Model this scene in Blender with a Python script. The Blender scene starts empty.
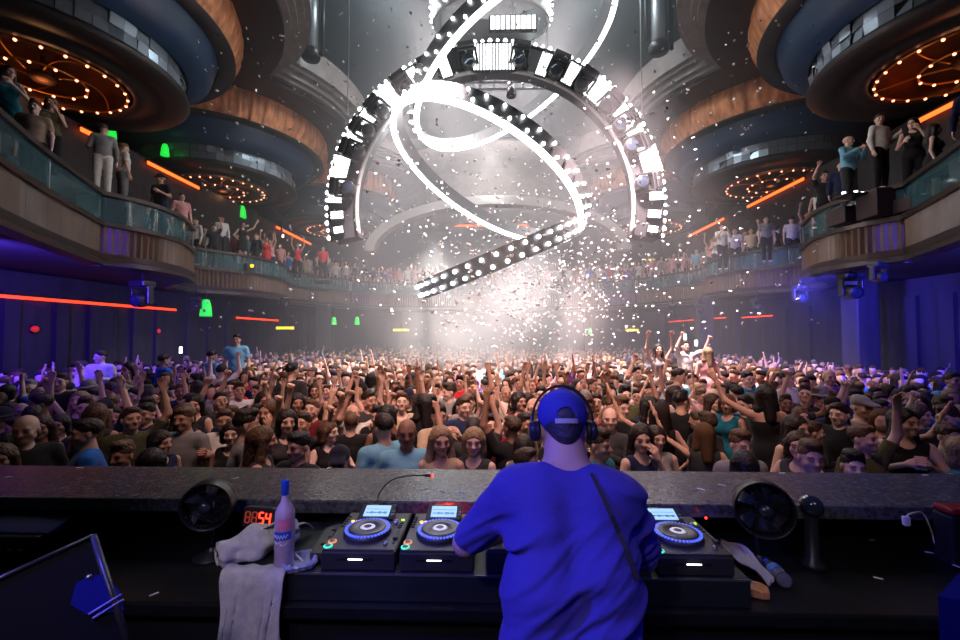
import bpy, bmesh, math, random
import numpy as np
from mathutils import Vector, Matrix

R_ = math.radians
rnd = random.Random(11)
C = bpy.context.scene.collection
SC = bpy.context.scene

# ------------------------------------------------------------------ camera
FPX = 426.667
cam_data = bpy.data.cameras.new('camera')
cam_data.lens = 16.0
cam_data.sensor_width = 36.0
cam_data.clip_end = 200
cam = bpy.data.objects.new('camera', cam_data)
C.objects.link(cam)
CAM = Vector((0, 0, 1.9))
cam.location = CAM
cam.rotation_euler = (R_(92.0), 0, R_(1.61))
SC.camera = cam
CR = cam.rotation_euler.to_matrix()


def at(px, py, Y=None, Z=None):
    """world point seen at pixel (px, py), at depth Y or height Z"""
    d = CR @ Vector(((px - 480) / FPX, -(py - 320) / FPX, -1))
    t = (Y / d.y) if Y is not None else ((Z - CAM.z) / d.z)
    return CAM + d * t


def proj(p):
    q = CR.transposed() @ (Vector(p) - CAM)
    return 480 - q.x / q.z * FPX, 320 + q.y / q.z * FPX


# ------------------------------------------------------------------ world, exposure
world = bpy.data.worlds.new('world')
SC.world = world
world.use_nodes = True
world.node_tree.nodes['Background'].inputs[0].default_value = (0.5, 0.6, 0.8, 1)
world.node_tree.nodes['Background'].inputs[1].default_value = 0.012
SC.view_settings.view_transform = 'Standard'
SC.view_settings.look = 'None'
SC.view_settings.gamma = 1
SC.view_settings.use_curve_mapping = False
SC.view_settings.exposure = 0.0
SC.cycles.use_denoising = True
SC.cycles.max_bounces = 6
SC.cycles.diffuse_bounces = 2
SC.cycles.glossy_bounces = 3
SC.cycles.transmission_bounces = 4
SC.cycles.transparent_max_bounces = 12
SC.cycles.volume_bounces = 0
SC.cycles.sample_clamp_indirect = 4
SC.cycles.sample_clamp_direct = 0
SC.cycles.caustics_reflective = False
SC.cycles.caustics_refractive = False


def lamp(kind, name, loc, target, power, color, size=0.3, angle=60, blend=0.5, sy=None):
    d = bpy.data.lights.new(name, kind)
    d.energy = power
    d.color = color
    if kind == 'SPOT':
        d.spot_size = R_(angle)
        d.spot_blend = blend
        d.shadow_soft_size = size
    elif kind == 'AREA':
        d.size = size
        if sy:
            d.shape = 'RECTANGLE'
            d.size_y = sy
    else:
        d.shadow_soft_size = size
    o = bpy.data.objects.new(name, d)
    C.objects.link(o)
    o.location = loc
    if target is not None:
        o.rotation_euler = (Vector(target) - Vector(loc)).to_track_quat('-Z', 'Y').to_euler()
    return o


# stage blue on the DJ and desk, from behind and above
lamp('SPOT', 'blue_stage_spot', (-2.4, 0.55, 3.0), (0.2, 1.42, 1.2), 360, (0.07, 0.07, 1.0), 0.04, 46, 0.6)
lamp('SPOT', 'blue_stage_spot', (1.6, -0.6, 3.9), (0.35, 1.5, 1.3), 95, (0.05, 0.05, 1.0), 0.04, 45, 0.6)
lamp('SPOT', 'soft_fill_spot', (-1.0, -1.0, 3.6), (-0.05, 1.7, 1.15), 110, (0.85, 0.68, 1.0), 0.12, 60, 0.7)
lamp('SPOT', 'soft_fill_spot', (-1.7, 0.1, 2.7), (-1.0, 1.88, 0.92), 34, (0.85, 0.78, 1.0), 0.08, 34, 0.7)  # extra lamp added to brighten the towels and the bottle
lamp('SPOT', 'soft_fill_spot', (1.9, 0.3, 2.7), (1.25, 1.95, 0.82), 16, (1.0, 0.92, 0.86), 0.08, 40, 0.7)  # added to lift the cloth, pouch and water bottle at right
# wash over the dance floor
w = lamp('AREA', 'floor_wash', (0, 3.0, 6.2), (0, 6.9, 0.6), 175, (1.0, 0.60, 0.50), 4.2, sy=0.8)
w.data.spread = R_(80)
lamp('SPOT', 'crowd_spot', (-1.8, 9.4, 8.8), (-1.6, 13.2, 0.5), 18000, (1.0, 0.82, 0.81), 0.4, 80, 0.9)
lamp('SPOT', 'crowd_spot', (3.0, 9.4, 8.8), (3.8, 12.9, 0.5), 18000, (1.0, 0.74, 0.74), 0.4, 85, 0.9)
lamp('SPOT', 'crowd_spot', (0.3, 7.3, 7.5), (0.3, 9.3, 0.5), 900, (1.0, 0.78, 0.76), 0.4, 75, 0.9)
w = lamp('AREA', 'crowd_panel', (0.0, 18.0, 15.6), (0.0, 18.4, 0.5), 2200, (1.0, 0.90, 0.90), 7.0, sy=6.0)
w.data.spread = R_(95)
# white beams through the smoke
lamp('SPOT', 'smoke_beam', (-1.6, 11.4, 4.6), (-1.3, 12.4, 0.4), 1500, (1.0, 0.98, 0.95), 0.3, 75, 0.9)
lamp('SPOT', 'smoke_beam', (1.6, 11.6, 5.2), (0.6, 12.6, 0.4), 1500, (0.82, 0.93, 1.0), 0.3, 75, 0.9)
# blue on the side walls and side crowd
lamp('SPOT', 'blue_wall_spot', (8.3, 5.0, 3.2), (11.9, 9.8, 1.9), 4200, (0.06, 0.05, 1.0), 0.2, 115, 0.7)
lamp('SPOT', 'blue_wall_spot', (8.3, 11.5, 3.2), (11.9, 15.0, 1.9), 1100, (0.08, 0.07, 1.0), 0.2, 115, 0.7)
lamp('SPOT', 'blue_wall_spot', (-8.3, 6.0, 3.2), (-11.9, 10.8, 2.0), 2600, (0.10, 0.04, 1.0), 0.2, 115, 0.7)
lamp('SPOT', 'blue_floor_spot', (4.8, 2.0, 5.5), (7.6, 7.4, 1.0), 330, (0.13, 0.09, 1.0), 0.3, 80, 0.8)
lamp('SPOT', 'blue_floor_spot', (-4.8, 2.0, 5.5), (-7.6, 7.5, 1.0), 330, (0.17, 0.06, 1.0), 0.3, 80, 0.8)
# white house light over the balconies and the ceiling void
for sx in (-1, 1):
    lamp('SPOT', 'balcony_spot', (sx * 3.0, 8.0, 9.0), (sx * 9.6, 10.5, 5.2), 330, (1.0, 0.86, 0.76), 0.3, 46, 0.9)
    lamp('SPOT', 'balcony_spot', (sx * 3.0, 14.0, 9.0), (sx * 9.6, 19.5, 4.8), 900, (1.0, 0.86, 0.80), 0.3, 60, 0.9)
lamp('SPOT', 'balcony_spot', (0, 17.0, 9.5), (0, 27.5, 4.8), 2600, (1.0, 0.92, 0.88), 0.3, 90, 0.9)
lamp('POINT', 'ceiling_void_lamp', (-3.5, 14.0, 13.4), None, 420, (0.80, 0.93, 1.0), 0.6)
lamp('POINT', 'ceiling_void_lamp', (3.5, 14.0, 13.4), None, 420, (0.80, 0.93, 1.0), 0.6)

# ------------------------------------------------------------------ materials
MATS = {}


def mat(name, color=(0.5, 0.5, 0.5), rough=0.5, metal=0.0, emit=None, es=1.0, noise=0.0, nscale=8.0,
        bump=0.0, bscale=40.0, alpha=None, trans=0.0, coat=0.0, dark=0.6, stretch=None, spec=None, samp=None):
    if name in MATS:
        return MATS[name]
    m = bpy.data.materials.new(name)
    m.use_nodes = True
    nt = m.node_tree
    b = nt.nodes['Principled BSDF']
    b.inputs['Base Color'].default_value = (*color, 1)
    b.inputs['Roughness'].default_value = rough
    b.inputs['Metallic'].default_value = metal
    if spec is not None:
        b.inputs['Specular IOR Level'].default_value = spec
    if coat:
        b.inputs['Coat Weight'].default_value = coat
        b.inputs['Coat Roughness'].default_value = 0.1
    if trans:
        b.inputs['Transmission Weight'].default_value = trans
    if alpha is not None:
        b.inputs['Alpha'].default_value = alpha
    if emit is not None:
        b.inputs['Emission Color'].default_value = (*emit, 1)
        b.inputs['Emission Strength'].default_value = es
    if samp:
        m.cycles.emission_sampling = samp
    tc = None
    if noise or bump:
        tc = nt.nodes.new('ShaderNodeTexCoord')
        src = tc.outputs['Object']
        if stretch:
            mp = nt.nodes.new('ShaderNodeMapping')
            mp.inputs['Scale'].default_value = stretch
            nt.links.new(src, mp.inputs[0])
            src = mp.outputs[0]
    if noise:
        n = nt.nodes.new('ShaderNodeTexNoise')
        n.inputs['Scale'].default_value = nscale
        n.inputs['Detail'].default_value = 5
        nt.links.new(src, n.inputs['Vector'])
        r = nt.nodes.new('ShaderNodeValToRGB')
        r.color_ramp.elements[0].position = 0.5 - 0.25
        r.color_ramp.elements[1].position = 0.5 + 0.2
        k = 1 - noise * dark
        r.color_ramp.elements[0].color = (*[c * k for c in color], 1)
        r.color_ramp.elements[1].color = (*[min(1, c * (1 + noise * 0.6)) for c in color], 1)
        nt.links.new(n.outputs['Fac'], r.inputs[0])
        nt.links.new(r.outputs[0], b.inputs['Base Color'])
    if bump:
        n2 = nt.nodes.new('ShaderNodeTexNoise')
        n2.inputs['Scale'].default_value = bscale
        n2.inputs['Detail'].default_value = 4
        nt.links.new(src, n2.inputs['Vector'])
        bp = nt.nodes.new('ShaderNodeBump')
        bp.inputs['Strength'].default_value = bump
        bp.inputs['Distance'].default_value = 0.02
        nt.links.new(n2.outputs['Fac'], bp.inputs['Height'])
        nt.links.new(bp.outputs[0], b.inputs['Normal'])
    MATS[name] = m
    return m


def tint_mat(name, rough=0.6, sheen=0.0, bump=0.0, bscale=60, subsurf=0.0, spec=0.3, noise=0.0):
    """base colour = object colour x the mesh's own tint attribute"""
    m = bpy.data.materials.new(name)
    m.use_nodes = True
    nt = m.node_tree
    b = nt.nodes['Principled BSDF']
    oi = nt.nodes.new('ShaderNodeObjectInfo')
    va = nt.nodes.new('ShaderNodeVertexColor')
    va.layer_name = 'tint'
    mx = nt.nodes.new('ShaderNodeMix')
    mx.data_type = 'RGBA'
    mx.blend_type = 'MULTIPLY'
    mx.inputs[0].default_value = 1
    nt.links.new(oi.outputs['Color'], mx.inputs[6])
    nt.links.new(va.outputs['Color'], mx.inputs[7])
    out = mx.outputs[2]
    tc = nt.nodes.new('ShaderNodeTexCoord')
    if noise:
        n = nt.nodes.new('ShaderNodeTexNoise')
        n.inputs['Scale'].default_value = 14
        n.inputs['Detail'].default_value = 3
        nt.links.new(tc.outputs['Object'], n.inputs['Vector'])
        mr = nt.nodes.new('ShaderNodeMapRange')
        mr.inputs[3].default_value = 1 - noise
        mr.inputs[4].default_value = 1 + noise
        nt.links.new(n.outputs['Fac'], mr.inputs[0])
        hs = nt.nodes.new('ShaderNodeHueSaturation')
        nt.links.new(mr.outputs[0], hs.inputs['Value'])
        nt.links.new(out, hs.inputs['Color'])
        out = hs.outputs[0]
    nt.links.new(out, b.inputs['Base Color'])
    b.inputs['Roughness'].default_value = rough
    b.inputs['Specular IOR Level'].default_value = spec
    if sheen:
        b.inputs['Sheen Weight'].default_value = sheen
    if bump:
        n2 = nt.nodes.new('ShaderNodeTexNoise')
        n2.inputs['Scale'].default_value = bscale
        n2.inputs['Detail'].default_value = 3
        nt.links.new(tc.outputs['Object'], n2.inputs['Vector'])
        bp = nt.nodes.new('ShaderNodeBump')
        bp.inputs['Strength'].default_value = bump
        bp.inputs['Distance'].default_value = 0.01
        nt.links.new(n2.outputs['Fac'], bp.inputs['Height'])
        nt.links.new(bp.outputs[0], b.inputs['Normal'])
    MATS[name] = m
    return m


M_SKIN = tint_mat('skin', 0.5, spec=0.4)
M_CLOTH = tint_mat('cloth', 0.85, sheen=0.1, bump=0.5, bscale=18, spec=0.15, noise=0.25)
M_HAIR = tint_mat('hair', 0.55, bump=0.6, bscale=50, spec=0.4, noise=0.3)
M_CROWD = tint_mat('crowd', 0.8, spec=0.2)
BLACK = mat('black_paint', (0.012, 0.012, 0.014), 0.45, bump=0.05)
BLACKP = mat('black_plastic', (0.02, 0.02, 0.022), 0.35)
BLACKM = mat('black_metal', (0.03, 0.03, 0.033), 0.35, 0.6)
STEEL = mat('steel', (0.5, 0.5, 0.52), 0.3, 1.0)
GREYM = mat('grey_metal', (0.22, 0.23, 0.24), 0.4, 0.7)
WHITE_P = mat('white_plastic', (0.75, 0.75, 0.75), 0.4)

# ------------------------------------------------------------------ mesh helpers


def tag(o, label=None, cat=None, group=None, kind=None):
    if label: o['label'] = label
    if cat: o['category'] = cat
    if group: o['group'] = group
    if kind: o['kind'] = kind
    return o


def empty(name, loc=(0, 0, 0), rz=0.0):
    o = bpy.data.objects.new(name, None)
    C.objects.link(o)
    o.location = loc
    o.rotation_euler = (0, 0, rz)
    o.empty_display_size = 0.1
    return o


def thing(name, label, cat, loc=(0, 0, 0), rz=0.0, group=None):
    return tag(empty(name, loc, rz), label, cat, group)


def link(me, name, m=None, parent=None):
    o = bpy.data.objects.new(name, me)
    if m is not None and len(me.materials) == 0:
        me.materials.append(m)
    C.objects.link(o)
    o.parent = parent
    return o


class MB:
    """collects shapes into one mesh"""

    def __init__(s):
        s.v = []; s.f = []; s.smooth = []

    def add(s, vs, fs, smooth=False):
        n = len(s.v)
        s.v += [tuple(v) for v in vs]
        s.f += [tuple(n + i for i in f) for f in fs]
        s.smooth += [smooth] * len(fs)
        return s

    def box(s, c, size, rot=None, bev=0.0):
        hx, hy, hz = size[0] / 2, size[1] / 2, size[2] / 2
        if bev > 0:
            b = min(bev, hx * .9, hy * .9, hz * .9)
            bm = bmesh.new()
            bmesh.ops.create_cube(bm, size=1)
            for v in bm.verts:
                v.co = Vector((v.co.x * 2 * hx, v.co.y * 2 * hy, v.co.z * 2 * hz))
            bmesh.ops.bevel(bm, geom=bm.edges[:], offset=b, segments=2, affect='EDGES', profile=0.5)
            vs = [v.co.copy() for v in bm.verts]
            bm.verts.index_update()
            fs = [[v.index for v in f.verts] for f in bm.faces]
            bm.free()
        else:
            vs = [Vector((x * hx, y * hy, z * hz)) for x in (-1, 1) for y in (-1, 1) for z in (-1, 1)]
            fs = [(0, 1, 3, 2), (4, 6, 7, 5), (0, 4, 5, 1), (2, 3, 7, 6), (0, 2, 6, 4), (1, 5, 7, 3)]
        if rot is not None:
            vs = [rot @ v for v in vs]
        c = Vector(c)
        return s.add([v + c for v in vs], fs)

    def tube(s, pts, r, n=8, closed=False, cap=True):
        pts = [Vector(p) for p in pts]
        N = len(pts)
        rs = r if isinstance(r, (list, tuple)) else [r] * N
        vs = []; fs = []
        up = None
        for i, p in enumerate(pts):
            if closed:
                t = pts[(i + 1) % N] - pts[i - 1]
            else:
                t = pts[min(i + 1, N - 1)] - pts[max(i - 1, 0)]
            t.normalize()
            if up is None:
                a = Vector((0, 0, 1)) if abs(t.z) < 0.9 else Vector((1, 0, 0))
                up = (a - t * a.dot(t)).normalized()
            else:
                up = (up - t * up.dot(t))
                if up.length < 1e-6:
                    up = Vector((1, 0, 0)) - t * t.x
                up.normalize()
            sd = t.cross(up)
            for k in range(n):
                a = 2 * math.pi * k / n
                vs.append(p + (up * math.cos(a) + sd * math.sin(a)) * rs[i])
        for i in range(N if closed else N - 1):
            j = (i + 1) % N
            for k in range(n):
                l = (k + 1) % n
                fs.append((i * n + k, i * n + l, j * n + l, j * n + k))
        if cap and not closed:
            fs.append(tuple(range(n))[::-1])
            fs.append(tuple((N - 1) * n + k for k in range(n)))
        return s.add(vs, fs, True)

    def lathe(s, prof, c=(0, 0, 0), n=32, rot=None, a0=0.0, a1=2 * math.pi, cap=False):
        full = abs(a1 - a0 - 2 * math.pi) < 1e-5
        c = Vector(c)
        vs = []; fs = []
        m = n if full else n + 1
        for i in range(m):
            a = a0 + (a1 - a0) * i / n
            for (r, z) in prof:
                v = Vector((r * math.cos(a), r * math.sin(a), z))
                if rot is not None: v = rot @ v
                vs.append(v + c)
        P = len(prof)
        for i in range(n):
            j = (i + 1) % m
            for k in range(P - 1):
                fs.append((i * P + k, j * P + k, j * P + k + 1, i * P + k + 1))
        return s.add(vs, fs, True)

    def disc(s, c, r, n=24, rot=None, flip=False):
        c = Vector(c)
        vs = []
        for i in range(n):
            a = 2 * math.pi * i / n
            v = Vector((r * math.cos(a), r * math.sin(a), 0))
            if rot is not None: v = rot @ v
            vs.append(v + c)
        f = tuple(range(n))
        return s.add(vs, [f[::-1] if flip else f])

    def ball(s, c, r, n=10, m=7, rot=None):
        rr = r if isinstance(r, (list, tuple)) else (r, r, r)
        c = Vector(c)
        vs = [Vector((0, 0, rr[2]))]
        for j in range(1, m):
            t = math.pi * j / m
            for i in range(n):
                a = 2 * math.pi * i / n
                vs.append(Vector((rr[0] * math.sin(t) * math.cos(a), rr[1] * math.sin(t) * math.sin(a), rr[2] * math.cos(t))))
        vs.append(Vector((0, 0, -rr[2])))
        if rot is not None: vs = [rot @ v for v in vs]
        fs = [(0, 1 + i, 1 + (i + 1) % n) for i in range(n)]
        for j in range(m - 2):
            for i in range(n):
                a = 1 + j * n + i; b = 1 + j * n + (i + 1) % n
                fs.append((a, a + n, b + n, b))
        L = len(vs) - 1
        fs += [(L, L - n + (i + 1) % n, L - n + i) for i in range(n)]
        return s.add([v + c for v in vs], fs, True)

    def prism(s, poly, z0, z1):
        n = len(poly)
        vs = [(p[0], p[1], z0) for p in poly] + [(p[0], p[1], z1) for p in poly]
        fs = [tuple(range(n))[::-1], tuple(range(n, 2 * n))]
        fs += [(i, (i + 1) % n, n + (i + 1) % n, n + i) for i in range(n)]
        return s.add(vs, fs)

    def strip(s, pts, z0, z1, smooth=False):
        """upright ribbon along plan points; z0 / z1 numbers"""
        n = len(pts)
        vs = [(p[0], p[1], z0) for p in pts] + [(p[0], p[1], z1) for p in pts]
        fs = [(i, i + 1, n + i + 1, n + i) for i in range(n - 1)]
        return s.add(vs, fs, smooth)

    def sweep(s, pts, prof, closed=False, smooth=False):
        """section prof = [(out, z)] carried along plan points; out = to the right of travel"""
        n = len(pts); P = len(prof); vs = []
        for i in range(n):
            a = Vector(pts[max(i - 1, 0)][:2]) if not closed else Vector(pts[i - 1][:2])
            b = Vector(pts[min(i + 1, n - 1)][:2]) if not closed else Vector(pts[(i + 1) % n][:2])
            t = (b - a).normalized()
            nx, ny = t.y, -t.x
            for (o, z) in prof:
                vs.append((pts[i][0] + nx * o, pts[i][1] + ny * o, z))
        fs = []
        for i in range(n if closed else n - 1):
            j = (i + 1) % n
            for k in range(P):
                l = (k + 1) % P
                fs.append((i * P + k, i * P + l, j * P + l, j * P + k))
        if not closed:
            fs += [tuple(range(P)), tuple((n - 1) * P + k for k in range(P))[::-1]]
        return s.add(vs, fs, smooth)

    def mesh(s, name):
        me = bpy.data.meshes.new(name)
        me.from_pydata(s.v, [], s.f)
        me.polygons.foreach_set('use_smooth', s.smooth)
        me.update()
        return me

    def build(s, name, m, parent=None):
        return link(s.mesh(name), name, m, parent)


def spline(ctrl, step=0.25):
    """Catmull-Rom through plan points"""
    P = [Vector(p) for p in ctrl]
    P = [P[0] * 2 - P[1]] + P + [P[-1] * 2 - P[-2]]
    out = []
    for i in range(1, len(P) - 2):
        L = (P[i + 1] - P[i]).length
        n = max(2, int(L / step))
        for k in range(n):
            t = k / n
            a, b, c, d = P[i - 1], P[i], P[i + 1], P[i + 2]
            out.append(0.5 * ((2 * b) + (c - a) * t + (2 * a - 5 * b + 4 * c - d) * t * t + (3 * b - a - 3 * c + d) * t ** 3))
    out.append(P[-2])
    return out


def copy_tree(o, parent=None):
    c = o.copy()
    C.objects.link(c)
    c.parent = parent
    for ch in KIDS.get(o.name) or [x for x in o.children]:
        copy_tree(ch, c)
    return c


KIDS = {}


def freeze(root):
    """remember a proto's children once, so that copying stays quick"""
    KIDS[root.name] = list(root.children)
    for ch in KIDS[root.name]:
        freeze(ch)
# ------------------------------------------------------------------ bodies: smooth-union fields meshed by surface nets
V = lambda *a: np.array(a, dtype=np.float64)


def cone(a, b, ra, rb=None, k=0.02, flat=False, sub=False):
    return ('c', V(*a), V(*b), ra, ra if rb is None else rb, k, flat, sub)


def ell(c, r, k=0.02, rot=None, sub=False):
    return ('e', V(*c), V(*r), None if rot is None else np.array(rot), k, sub)


def plane(n, d):
    """keep n.p < d"""
    return ('p', V(*n), d)


def field(prims, lo, hi, h):
    lo = np.array(lo, float); hi = np.array(hi, float)
    n = np.ceil((hi - lo) / h).astype(int) + 1
    F = np.full(n, 0.08, dtype=np.float32)
    ax = [lo[i] + h * np.arange(n[i]) for i in range(3)]
    for p in prims:
        if p[0] == 'p':
            X, Y, Z = np.ix_(*ax)
            F = np.maximum(F, (p[1][0] * X + p[1][1] * Y + p[1][2] * Z - p[2]).astype(np.float32))
            continue
        if p[0] == 'f':
            X, Y, Z = np.ix_(*ax)
            F = p[1](F, X, Y, Z).astype(np.float32)
            continue
        if p[0] == 'c':
            _, a, b, ra, rb, k, flat, sub = p
            rm = max(ra, rb) + k + h * 2
            bl = np.minimum(a, b) - rm; bh = np.maximum(a, b) + rm
        else:
            _, c, r, rot, k, sub = p
            rm = r.max() + k + h * 2 if rot is not None else r + k + h * 2
            bl = c - rm; bh = c + rm
        i0 = np.clip(np.floor((bl - lo) / h).astype(int), 0, n)
        i1 = np.clip(np.ceil((bh - lo) / h).astype(int) + 1, 0, n)
        if (i1 <= i0).any(): continue
        X, Y, Z = np.ix_(ax[0][i0[0]:i1[0]], ax[1][i0[1]:i1[1]], ax[2][i0[2]:i1[2]])
        if p[0] == 'c':
            d = b - a; L = math.sqrt((d * d).sum()) + 1e-9
            px, py, pz = X - a[0], Y - a[1], Z - a[2]
            t0 = (px * d[0] + py * d[1] + pz * d[2]) / (L * L)
            t = np.clip(t0, 0, 1)
            D = np.sqrt((px - t * d[0]) ** 2 + (py - t * d[1]) ** 2 + (pz - t * d[2]) ** 2) - (ra + (rb - ra) * t)
            if flat: D = np.maximum(D, (t0 - 1) * L)
        else:
            px, py, pz = X - c[0], Y - c[1], Z - c[2]
            if rot is not None:
                q = [rot[0][i] * px + rot[1][i] * py + rot[2][i] * pz for i in range(3)]
            else:
                q = [px, py, pz]
            k0 = np.sqrt((q[0] / r[0]) ** 2 + (q[1] / r[1]) ** 2 + (q[2] / r[2]) ** 2)
            k1 = np.sqrt((q[0] / r[0] ** 2) ** 2 + (q[1] / r[1] ** 2) ** 2 + (q[2] / r[2] ** 2) ** 2) + 1e-9
            D = k0 * (k0 - 1) / k1
        S = F[i0[0]:i1[0], i0[1]:i1[1], i0[2]:i1[2]]
        if sub:
            A, B = -S, D
            hh = np.maximum(k - np.abs(A - B), 0) / k
            S[...] = -(np.minimum(A, B) - hh * hh * k * 0.25)
        else:
            hh = np.maximum(k - np.abs(S - D), 0) / k
            S[...] = np.minimum(S, D) - hh * hh * k * 0.25
    return F, lo


def nets(F, lo, h):
    ins = F < 0
    c = np.zeros(tuple(s - 1 for s in F.shape), np.uint8)
    for i in (0, 1):
        for j in (0, 1):
            for k in (0, 1):
                c += ins[i:i + c.shape[0], j:j + c.shape[1], k:k + c.shape[2]]
    act = (c > 0) & (c < 8)
    idx = np.full(c.shape, -1, np.int64)
    I = np.argwhere(act)
    idx[act] = np.arange(len(I))
    acc = np.zeros((len(I), 3)); cnt = np.zeros(len(I))
    for axx in range(3):
        o = [a for a in range(3) if a != axx]
        for u in (0, 1):
            for w in (0, 1):
                off = np.zeros(3, int); off[o[0]] = u; off[o[1]] = w
                p0 = I + off
                off2 = off.copy(); off2[axx] = 1
                p1 = I + off2
                f0 = F[p0[:, 0], p0[:, 1], p0[:, 2]]; f1 = F[p1[:, 0], p1[:, 1], p1[:, 2]]
                m = (f0 < 0) != (f1 < 0)
                t = np.where(m, f0 / np.where(m, f0 - f1, 1), 0)
                pt = np.tile(off.astype(float), (len(I), 1)); pt[:, axx] = t
                acc += pt * m[:, None]; cnt += m
    verts = (I + acc / np.maximum(cnt, 1)[:, None]) * h + lo
    quads = []
    for axx in range(3):
        o = [(axx + 1) % 3, (axx + 2) % 3]
        sl0 = [slice(None)] * 3; sl1 = [slice(None)] * 3
        sl0[axx] = slice(0, -1); sl1[axx] = slice(1, None)
        A, B = ins[tuple(sl0)], ins[tuple(sl1)]
        E = np.argwhere(A != B)
        E = E[(E[:, o[0]] > 0) & (E[:, o[1]] > 0) & (E[:, o[0]] < c.shape[o[0]]) & (E[:, o[1]] < c.shape[o[1]])]
        if not len(E): continue
        q = []
        for (u, w) in ((-1, -1), (0, -1), (0, 0), (-1, 0)):
            P = E.copy(); P[:, o[0]] += u; P[:, o[1]] += w
            q.append(idx[P[:, 0], P[:, 1], P[:, 2]])
        Q = np.stack(q, 1)
        fl = ~A[E[:, 0], E[:, 1], E[:, 2]]
        Q[fl] = Q[fl][:, ::-1]
        quads.append(Q)
    Q = np.concatenate(quads)
    return verts, Q[(Q >= 0).all(1)]


def np_mesh(name, verts, quads, tint=None, smooth=True):
    me = bpy.data.meshes.new(name)
    nv, nq = len(verts), len(quads)
    me.vertices.add(nv)
    me.vertices.foreach_set('co', np.asarray(verts, np.float32).ravel())
    me.loops.add(nq * 4)
    me.loops.foreach_set('vertex_index', quads.astype(np.int32).ravel())
    me.polygons.add(nq)
    me.polygons.foreach_set('loop_start', np.arange(0, nq * 4, 4, dtype=np.int32))
    me.polygons.foreach_set('use_smooth', np.full(nq, smooth))
    me.update(calc_edges=True)
    a = me.color_attributes.new('tint', 'FLOAT_COLOR', 'POINT')
    col = np.ones((nv, 4), np.float32)
    if tint is not None: col[:, :3] = tint
    a.data.foreach_set('color', col.ravel())
    return me


def nrm(v):
    v = np.array(v, float)
    return v / (np.linalg.norm(v) + 1e-9)


def hand(w, d, n, L=1.0, curl=0.5, fr=0.0088, side=1, spread=0.0215, k=0.008):
    """palm, four fingers of unequal length, thumb from the palm's side"""
    d = nrm(d); n = nrm(np.array(n) - d * np.dot(n, d)); s = np.cross(d, n) * side
    w = np.array(w, float); P = []
    for o in (-1.35, -0.45, 0.45, 1.35):
        P.append(cone(w + s * o * 0.012, w + d * 0.088 * L + s * o * spread, 0.016, 0.0135, 0.014))
    for o, l in zip((-1.5, -0.5, 0.5, 1.5), (0.058, 0.070, 0.075, 0.066)):
        a = w + d * 0.085 * L + s * o * spread
        d1 = nrm(d * math.cos(curl) + n * math.sin(curl) + s * o * 0.05)
        b = a + d1 * l * 0.55 * L
        d2 = nrm(d * math.cos(curl * 2.2) + n * math.sin(curl * 2.2))
        c = b + d2 * l * 0.55 * L
        P += [cone(a, b, fr * 1.1, fr, k), cone(b, c, fr, fr * 0.85, k * 0.6)]
    a = w + d * 0.025 * L + s * 0.024
    b = a + nrm(d * 0.7 + s * 0.75 + n * 0.25) * 0.04 * L
    c = b + nrm(d * 0.95 + s * 0.2 + n * 0.45) * 0.034 * L
    P += [cone(a, b, 0.0135, 0.011, 0.012), cone(b, c, 0.011, 0.009, 0.008)]
    return P


def head_prims(c, rot, jaw=1.0):
    """c = centre of the skull, rot = 3x3 (columns = head axes), face looks along -y of the head"""
    R = np.array(rot); c = np.array(c, float)
    T = lambda *p: c + R @ np.array(p)
    E = lambda p, r, k=0.02, sub=False: ell(T(*p), r, k, R, sub)
    P = [E((0, 0.010, 0.012), (0.077, 0.097, 0.086)), E((0, -0.028, -0.040), (0.060 * jaw, 0.066, 0.082), 0.03),
         cone(T(0, -0.055, -0.105), T(0, -0.058, -0.107), 0.026 * jaw, None, 0.03),
         cone(T(-0.045 * jaw, -0.01, -0.075), T(0, -0.06, -0.10), 0.022, 0.02, 0.03),
         cone(T(0.045 * jaw, -0.01, -0.075), T(0, -0.06, -0.10), 0.022, 0.02, 0.03),
         cone(T(-0.04, -0.078, 0.002), T(0.04, -0.078, 0.002), 0.012, None, 0.02)]
    for s in (-1, 1):
        P += [E((s * 0.031, -0.103, -0.020), (0.019, 0.016, 0.012), 0.012, True),
              E((s * 0.031, -0.080, -0.021), (0.013, 0.013, 0.011), 0.004),
              E((s * 0.078, 0.012, -0.030), (0.010, 0.019, 0.031), 0.008),
              E((s * 0.044, -0.062, -0.048), (0.022, 0.022, 0.02), 0.02)]
    P += [cone(T(0, -0.090, -0.008), T(0, -0.112, -0.046), 0.008, 0.0125, 0.012),
          cone(T(-0.013, -0.097, -0.050), T(0.013, -0.097, -0.050), 0.008, None, 0.01),
          E((0, -0.087, -0.074), (0.026, 0.010, 0.0065), 0.005), E((0, -0.085, -0.085), (0.021, 0.010, 0.0065), 0.005)]
    return P


def head_tint(v, c, rot):
    """eyes, brows and lips as colour of the skin itself"""
    q = (v - np.array(c)) @ np.array(rot)
    t = np.ones((len(v), 3), np.float32)
    front = q[:, 1] < -0.055
    ax = np.abs(q[:, 0])
    lips = front & (((q[:, 0] / 0.028) ** 2 + ((q[:, 2] + 0.079) / 0.014) ** 2) < 1)
    t[lips] = (0.85, 0.50, 0.50)
    brow = front & (ax > 0.012) & (ax < 0.052) & (np.abs(q[:, 2] - 0.002) < 0.0085)
    t[brow] = (0.35, 0.30, 0.28)
    eye = front & ((((ax - 0.031) / 0.017) ** 2 + ((q[:, 2] + 0.021) / 0.010) ** 2) < 1)
    t[eye] = (0.30, 0.26, 0.26)
    return t


def rotz(a):
    return np.array([[math.cos(a), -math.sin(a), 0], [math.sin(a), math.cos(a), 0], [0, 0, 1]])


def rotx(a):
    return np.array([[1, 0, 0], [0, math.cos(a), -math.sin(a)], [0, math.sin(a), math.cos(a)]])


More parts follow.
